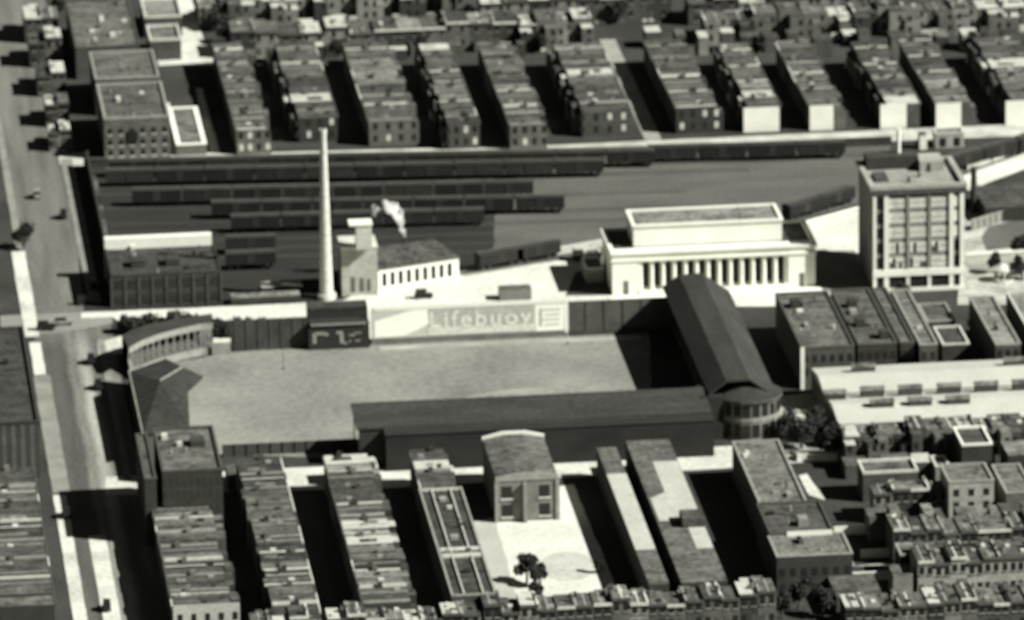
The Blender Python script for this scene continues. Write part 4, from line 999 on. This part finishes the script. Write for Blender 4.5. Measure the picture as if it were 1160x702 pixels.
# ------------------------------------------------------------------ trees
def tree(px_, py_, h, r, label, m=None, seed=0, name='tree', group=None):
    p_ = P(px_, py_); rnd = random.Random(int(px_*3+py_*7+seed)); lo = (p_.x, p_.y, 0)
    t_ = thing(name, label, 'tree', lo, group)
    tr = MB(); top = h*.55; tr.tube((p_.x, p_.y, 0), (p_.x, p_.y, top), .28, .16, 8)
    cl_ = []
    for k_ in range(7):
        an = rnd.uniform(0, 6.28); rr_ = rnd.uniform(.2, .62)*r; z_ = h*rnd.uniform(.36, .84)
        c_ = Vector((p_.x+rr_*math.cos(an), p_.y+rr_*math.sin(an), z_)); cl_.append((c_, r*rnd.uniform(.35, .6)))
        tr.tube((p_.x, p_.y, top*rnd.uniform(.6, .95)), tuple(c_), .12, .05, 5)
    tr.build('trunk', BARK, t_, lo)
    cr = MB()
    for c_, R_ in cl_:
        for k_ in range(150):
            d_ = Vector((rnd.gauss(0, 1), rnd.gauss(0, 1), rnd.gauss(0, .8))).normalized()*R_*rnd.uniform(.5, 1.08); q_ = c_+d_
            a_ = Vector((rnd.gauss(0, 1), rnd.gauss(0, 1), rnd.gauss(0, 1))).normalized(); b_ = a_.cross(Vector((rnd.gauss(0, 1), rnd.gauss(0, 1), rnd.gauss(0, 1)))).normalized()
            s_ = rnd.uniform(.18, .4); n_ = len(cr.v)
            cr.v += [tuple(q_+a_*s_), tuple(q_+b_*s_), tuple(q_-a_*s_), tuple(q_-b_*s_)]; cr.f.append((n_, n_+1, n_+2, n_+3))
    cr.build('crown', m or LEAF, t_, lo)
GB = 'street trees along the wide street behind the ball ground'
rt_ = random.Random(4)
for i, (x, y, h, r) in enumerate([(146+k*10.5+rt_.uniform(-2.5, 2.5), 377+k*.35, rt_.uniform(3.6, 5.4), rt_.uniform(2.0, 3.0)) for k in range(19)]):
    tree(x, y, h, r, '%s street tree from the left along the wide street' % ORD[i], group=GB, m=(LEAF, LEAF2)[i % 2])
tree(27, 282, 8, 3.2, 'dark round tree on the left pavement of the avenue')
tree(597, 660, 6.5, 2.6, 'upper tree at the left side of the white yard')
tree(612, 664, 5.0, 2.0, 'small right-hand tree beside the upper yard tree')
tree(606, 684, 4.5, 2.0, 'lower tree at the foot of the white yard')
tree(678, 648, 3.5, 1.1, 'small bush at the right edge of the white yard', name='bush')
tree(893, 497, 6.5, 3.0, 'tree below the corner tower, leftmost of the yard trees')
tree(908, 508, 7.5, 3.2, 'second yard tree right of the corner tower')
tree(925, 500, 8.5, 3.4, 'tall yard tree against the white factory end')
tree(940, 520, 8, 3.2, 'yard tree nearest the row below the white roofs')
tree(1018, 350, 6.5, 3.0, 'dark tree hiding the foot of the office block')
tree(970, 352, 5, 2.6, 'low tree between station and office block')
tree(1127, 310, 5, 1.8, 'small dark tree in the paved court')
tree(1158, 318, 7, 2.8, 'dark tree at the right edge of the paved court')
tree(1155, 292, 6, 2.6, 'farther tree at the right edge of the court')
tree(1128, 370, 5, 2.2, 'dark tree beside the slender pale block')
tree(905, 690, 7, 2.8, 'dark tree in front of the large brick block')
tree(932, 698, 7, 2.8, 'second dark tree before the large brick block')
tree(886, 700, 6, 2.4, 'leftmost tree before the large brick block')
tree(700, 26, 6, 3.0, 'dark tree behind the pale lane')
tree(66, 20, 6, 2.4, 'dark tree beside avenue at the upper left')
for i, (x, y) in enumerate(((246, 30), (256, 44), (232, 20), (250, 10), (268, 52))):
    tree(x, y+6, 6, 2.8, '%s tree in the grove right of the white lane' % ORD[i], group='grove beside the white lane')
for i, (x, y) in enumerate(((1120, 60), (1098, 58), (860, 60), (612, 60), (480, 62), (384, 64))):
    tree(x, y, 5, 2.4, '%s dark tree from the right behind the far terraces' % ORD[i], group='trees behind the far terraces', seed=i)
wallrun('platform', 'long pale platform strip beside the railway at the right edge', [(1096,194),(1160,172),(1230,147)], .9, 3.0, CONC, CONC, 'platform')
# statue-like white fountain in court
p_ = P(1136, 318); lo = (p_.x, p_.y, 0); o = thing('monument', 'small white domed monument on the paved court', 'monument', lo)
MB().cyl(p_.x, p_.y, 0, .6, 2.6, 2.6, 16).build('base', TRIM, o, lo)
m = MB()
for i in range(8): m.cyl(p_.x+1.9*math.cos(i*.785), p_.y+1.9*math.sin(i*.785), .6, 2.6, .22, .2, 8)
m.build('colonnade', TRIM, o, lo); MB().cyl(p_.x, p_.y, 2.6, 3.0, 2.4, 2.4, 16).build('entablature', TRIM, o, lo)
MB().cyl(p_.x, p_.y, 3.0, 4.0, 2.2, .5, 16).build('dome', TRIM, o, lo)
wallrun('court_wall', 'long pale wall with dark gate crossing the paved court', [(1094,300),(1180,294)], 2.2, .4, CONC, WHITE)
wallrun('court_fence', 'pale picket wall below the dark lot at right', [(1100,262),(1180,238)], 2.4, .3, mat('picket', .12, .1, .5, bands=('X', 1.6, .9, .4)), TRIM_MID)

# ------------------------------------------------------------------ motor cars
def motorcar(loc, label, ang, tone):
    t_ = thing('parked_car', label, 'car', loc); z = (0, 0, 0)
    MB().extrude([(-2.1, .45), (2.1, .45), (2.1, .95), (1.9, 1.1), (.7, 1.15), (-2.0, 1.15), (-2.1, .95)], 'y', -.7, .7).build('body', tone, t_, z)
    MB().extrude([(-1.9, 1.155), (.6, 1.155), (.5, 1.95), (-1.75, 1.95)], 'y', -.68, .68).build('cabin', GLASS, t_, z)
    MB().box(-1.9, .65, -.74, .74, 1.955, 2.08).build('roof', tone, t_, z)
    for sx2 in (-1.35, 1.45):
        for sy2 in (-.78, .78):
            w = MB(); n_ = 12
            w.extrude([(sx2+.38*math.cos(i*6.283/n_), .38+.38*math.sin(i*6.283/n_)) for i in range(n_)], 'y', sy2-.07, sy2+.07); w.build('wheel', STEEL, t_, z)
    t_.rotation_euler.z = ang
DK = mat('car_black', .015, .1, .5, rough=.4); GY = mat('car_grey', .25, .1, .5, rough=.4)
for x, y, a_, tn, lb in ((103, 411, 90, DK, 'black motorcar on the avenue just below the crossroads'),
    (111, 440, 92, DK, 'second black motorcar on the avenue below the crossroads'),
    (106, 326, 90, DK, 'black motorcar at the avenue kerb beside the freight house'),
    (42, 224, 90, GY, 'pale motorcar on the upper avenue'),
    (72, 247, 90, DK, 'black motorcar in the middle of the upper avenue'),
    (52, 374, 0, DK, 'black motorcar crossing the avenue at the left crossroads'),
    (72, 368, 3, GY, 'pale motorcar turning in the middle of the crossroads'),
    (75, 585, 90, DK, 'black motorcar on the lower avenue near the shadow'),
    (121, 690, 88, DK, 'black motorcar lowest on the avenue'),
    (98, 345, 2, DK, 'black motorcar by the avenue just above the crossroads'),
    (480, 338, 4, DK, 'dark motorcar on the bright plaza above the billboard')):
    p_ = P(x, y); motorcar((p_.x, p_.y, .08), lb, R(a_), tn)
# foul pole / light masts seen before the outfield wall
p_ = P(321, 418); t_ = thing('flagpole', 'thin dark pole standing in centre field', 'pole', (p_.x, p_.y, 0))
MB().cyl(p_.x, p_.y, 0, 10, .07, .05, 8).build('shaft', STEEL, t_, (p_.x, p_.y, 0)); MB().cyl(p_.x, p_.y, 0, .3, .3, .3, 8).build('base', STEEL, t_, (p_.x, p_.y, 0))
p_ = P(643, 389); t_ = thing('foul_pole', 'thin pale pole at the right end of the billboard', 'pole', (p_.x, p_.y, 0))
MB().cyl(p_.x, p_.y, 0, 9.5, .08, .06, 8).build('shaft', TRIM, t_, (p_.x, p_.y, 0)); MB().cyl(p_.x, p_.y, 0, .3, .3, .3, 8).build('base', STEEL, t_, (p_.x, p_.y, 0))
for i in range(3):
    if i not in used:
        for ch in list(protos[i].children): bpy.data.objects.remove(ch)
        bpy.data.objects.remove(protos[i])
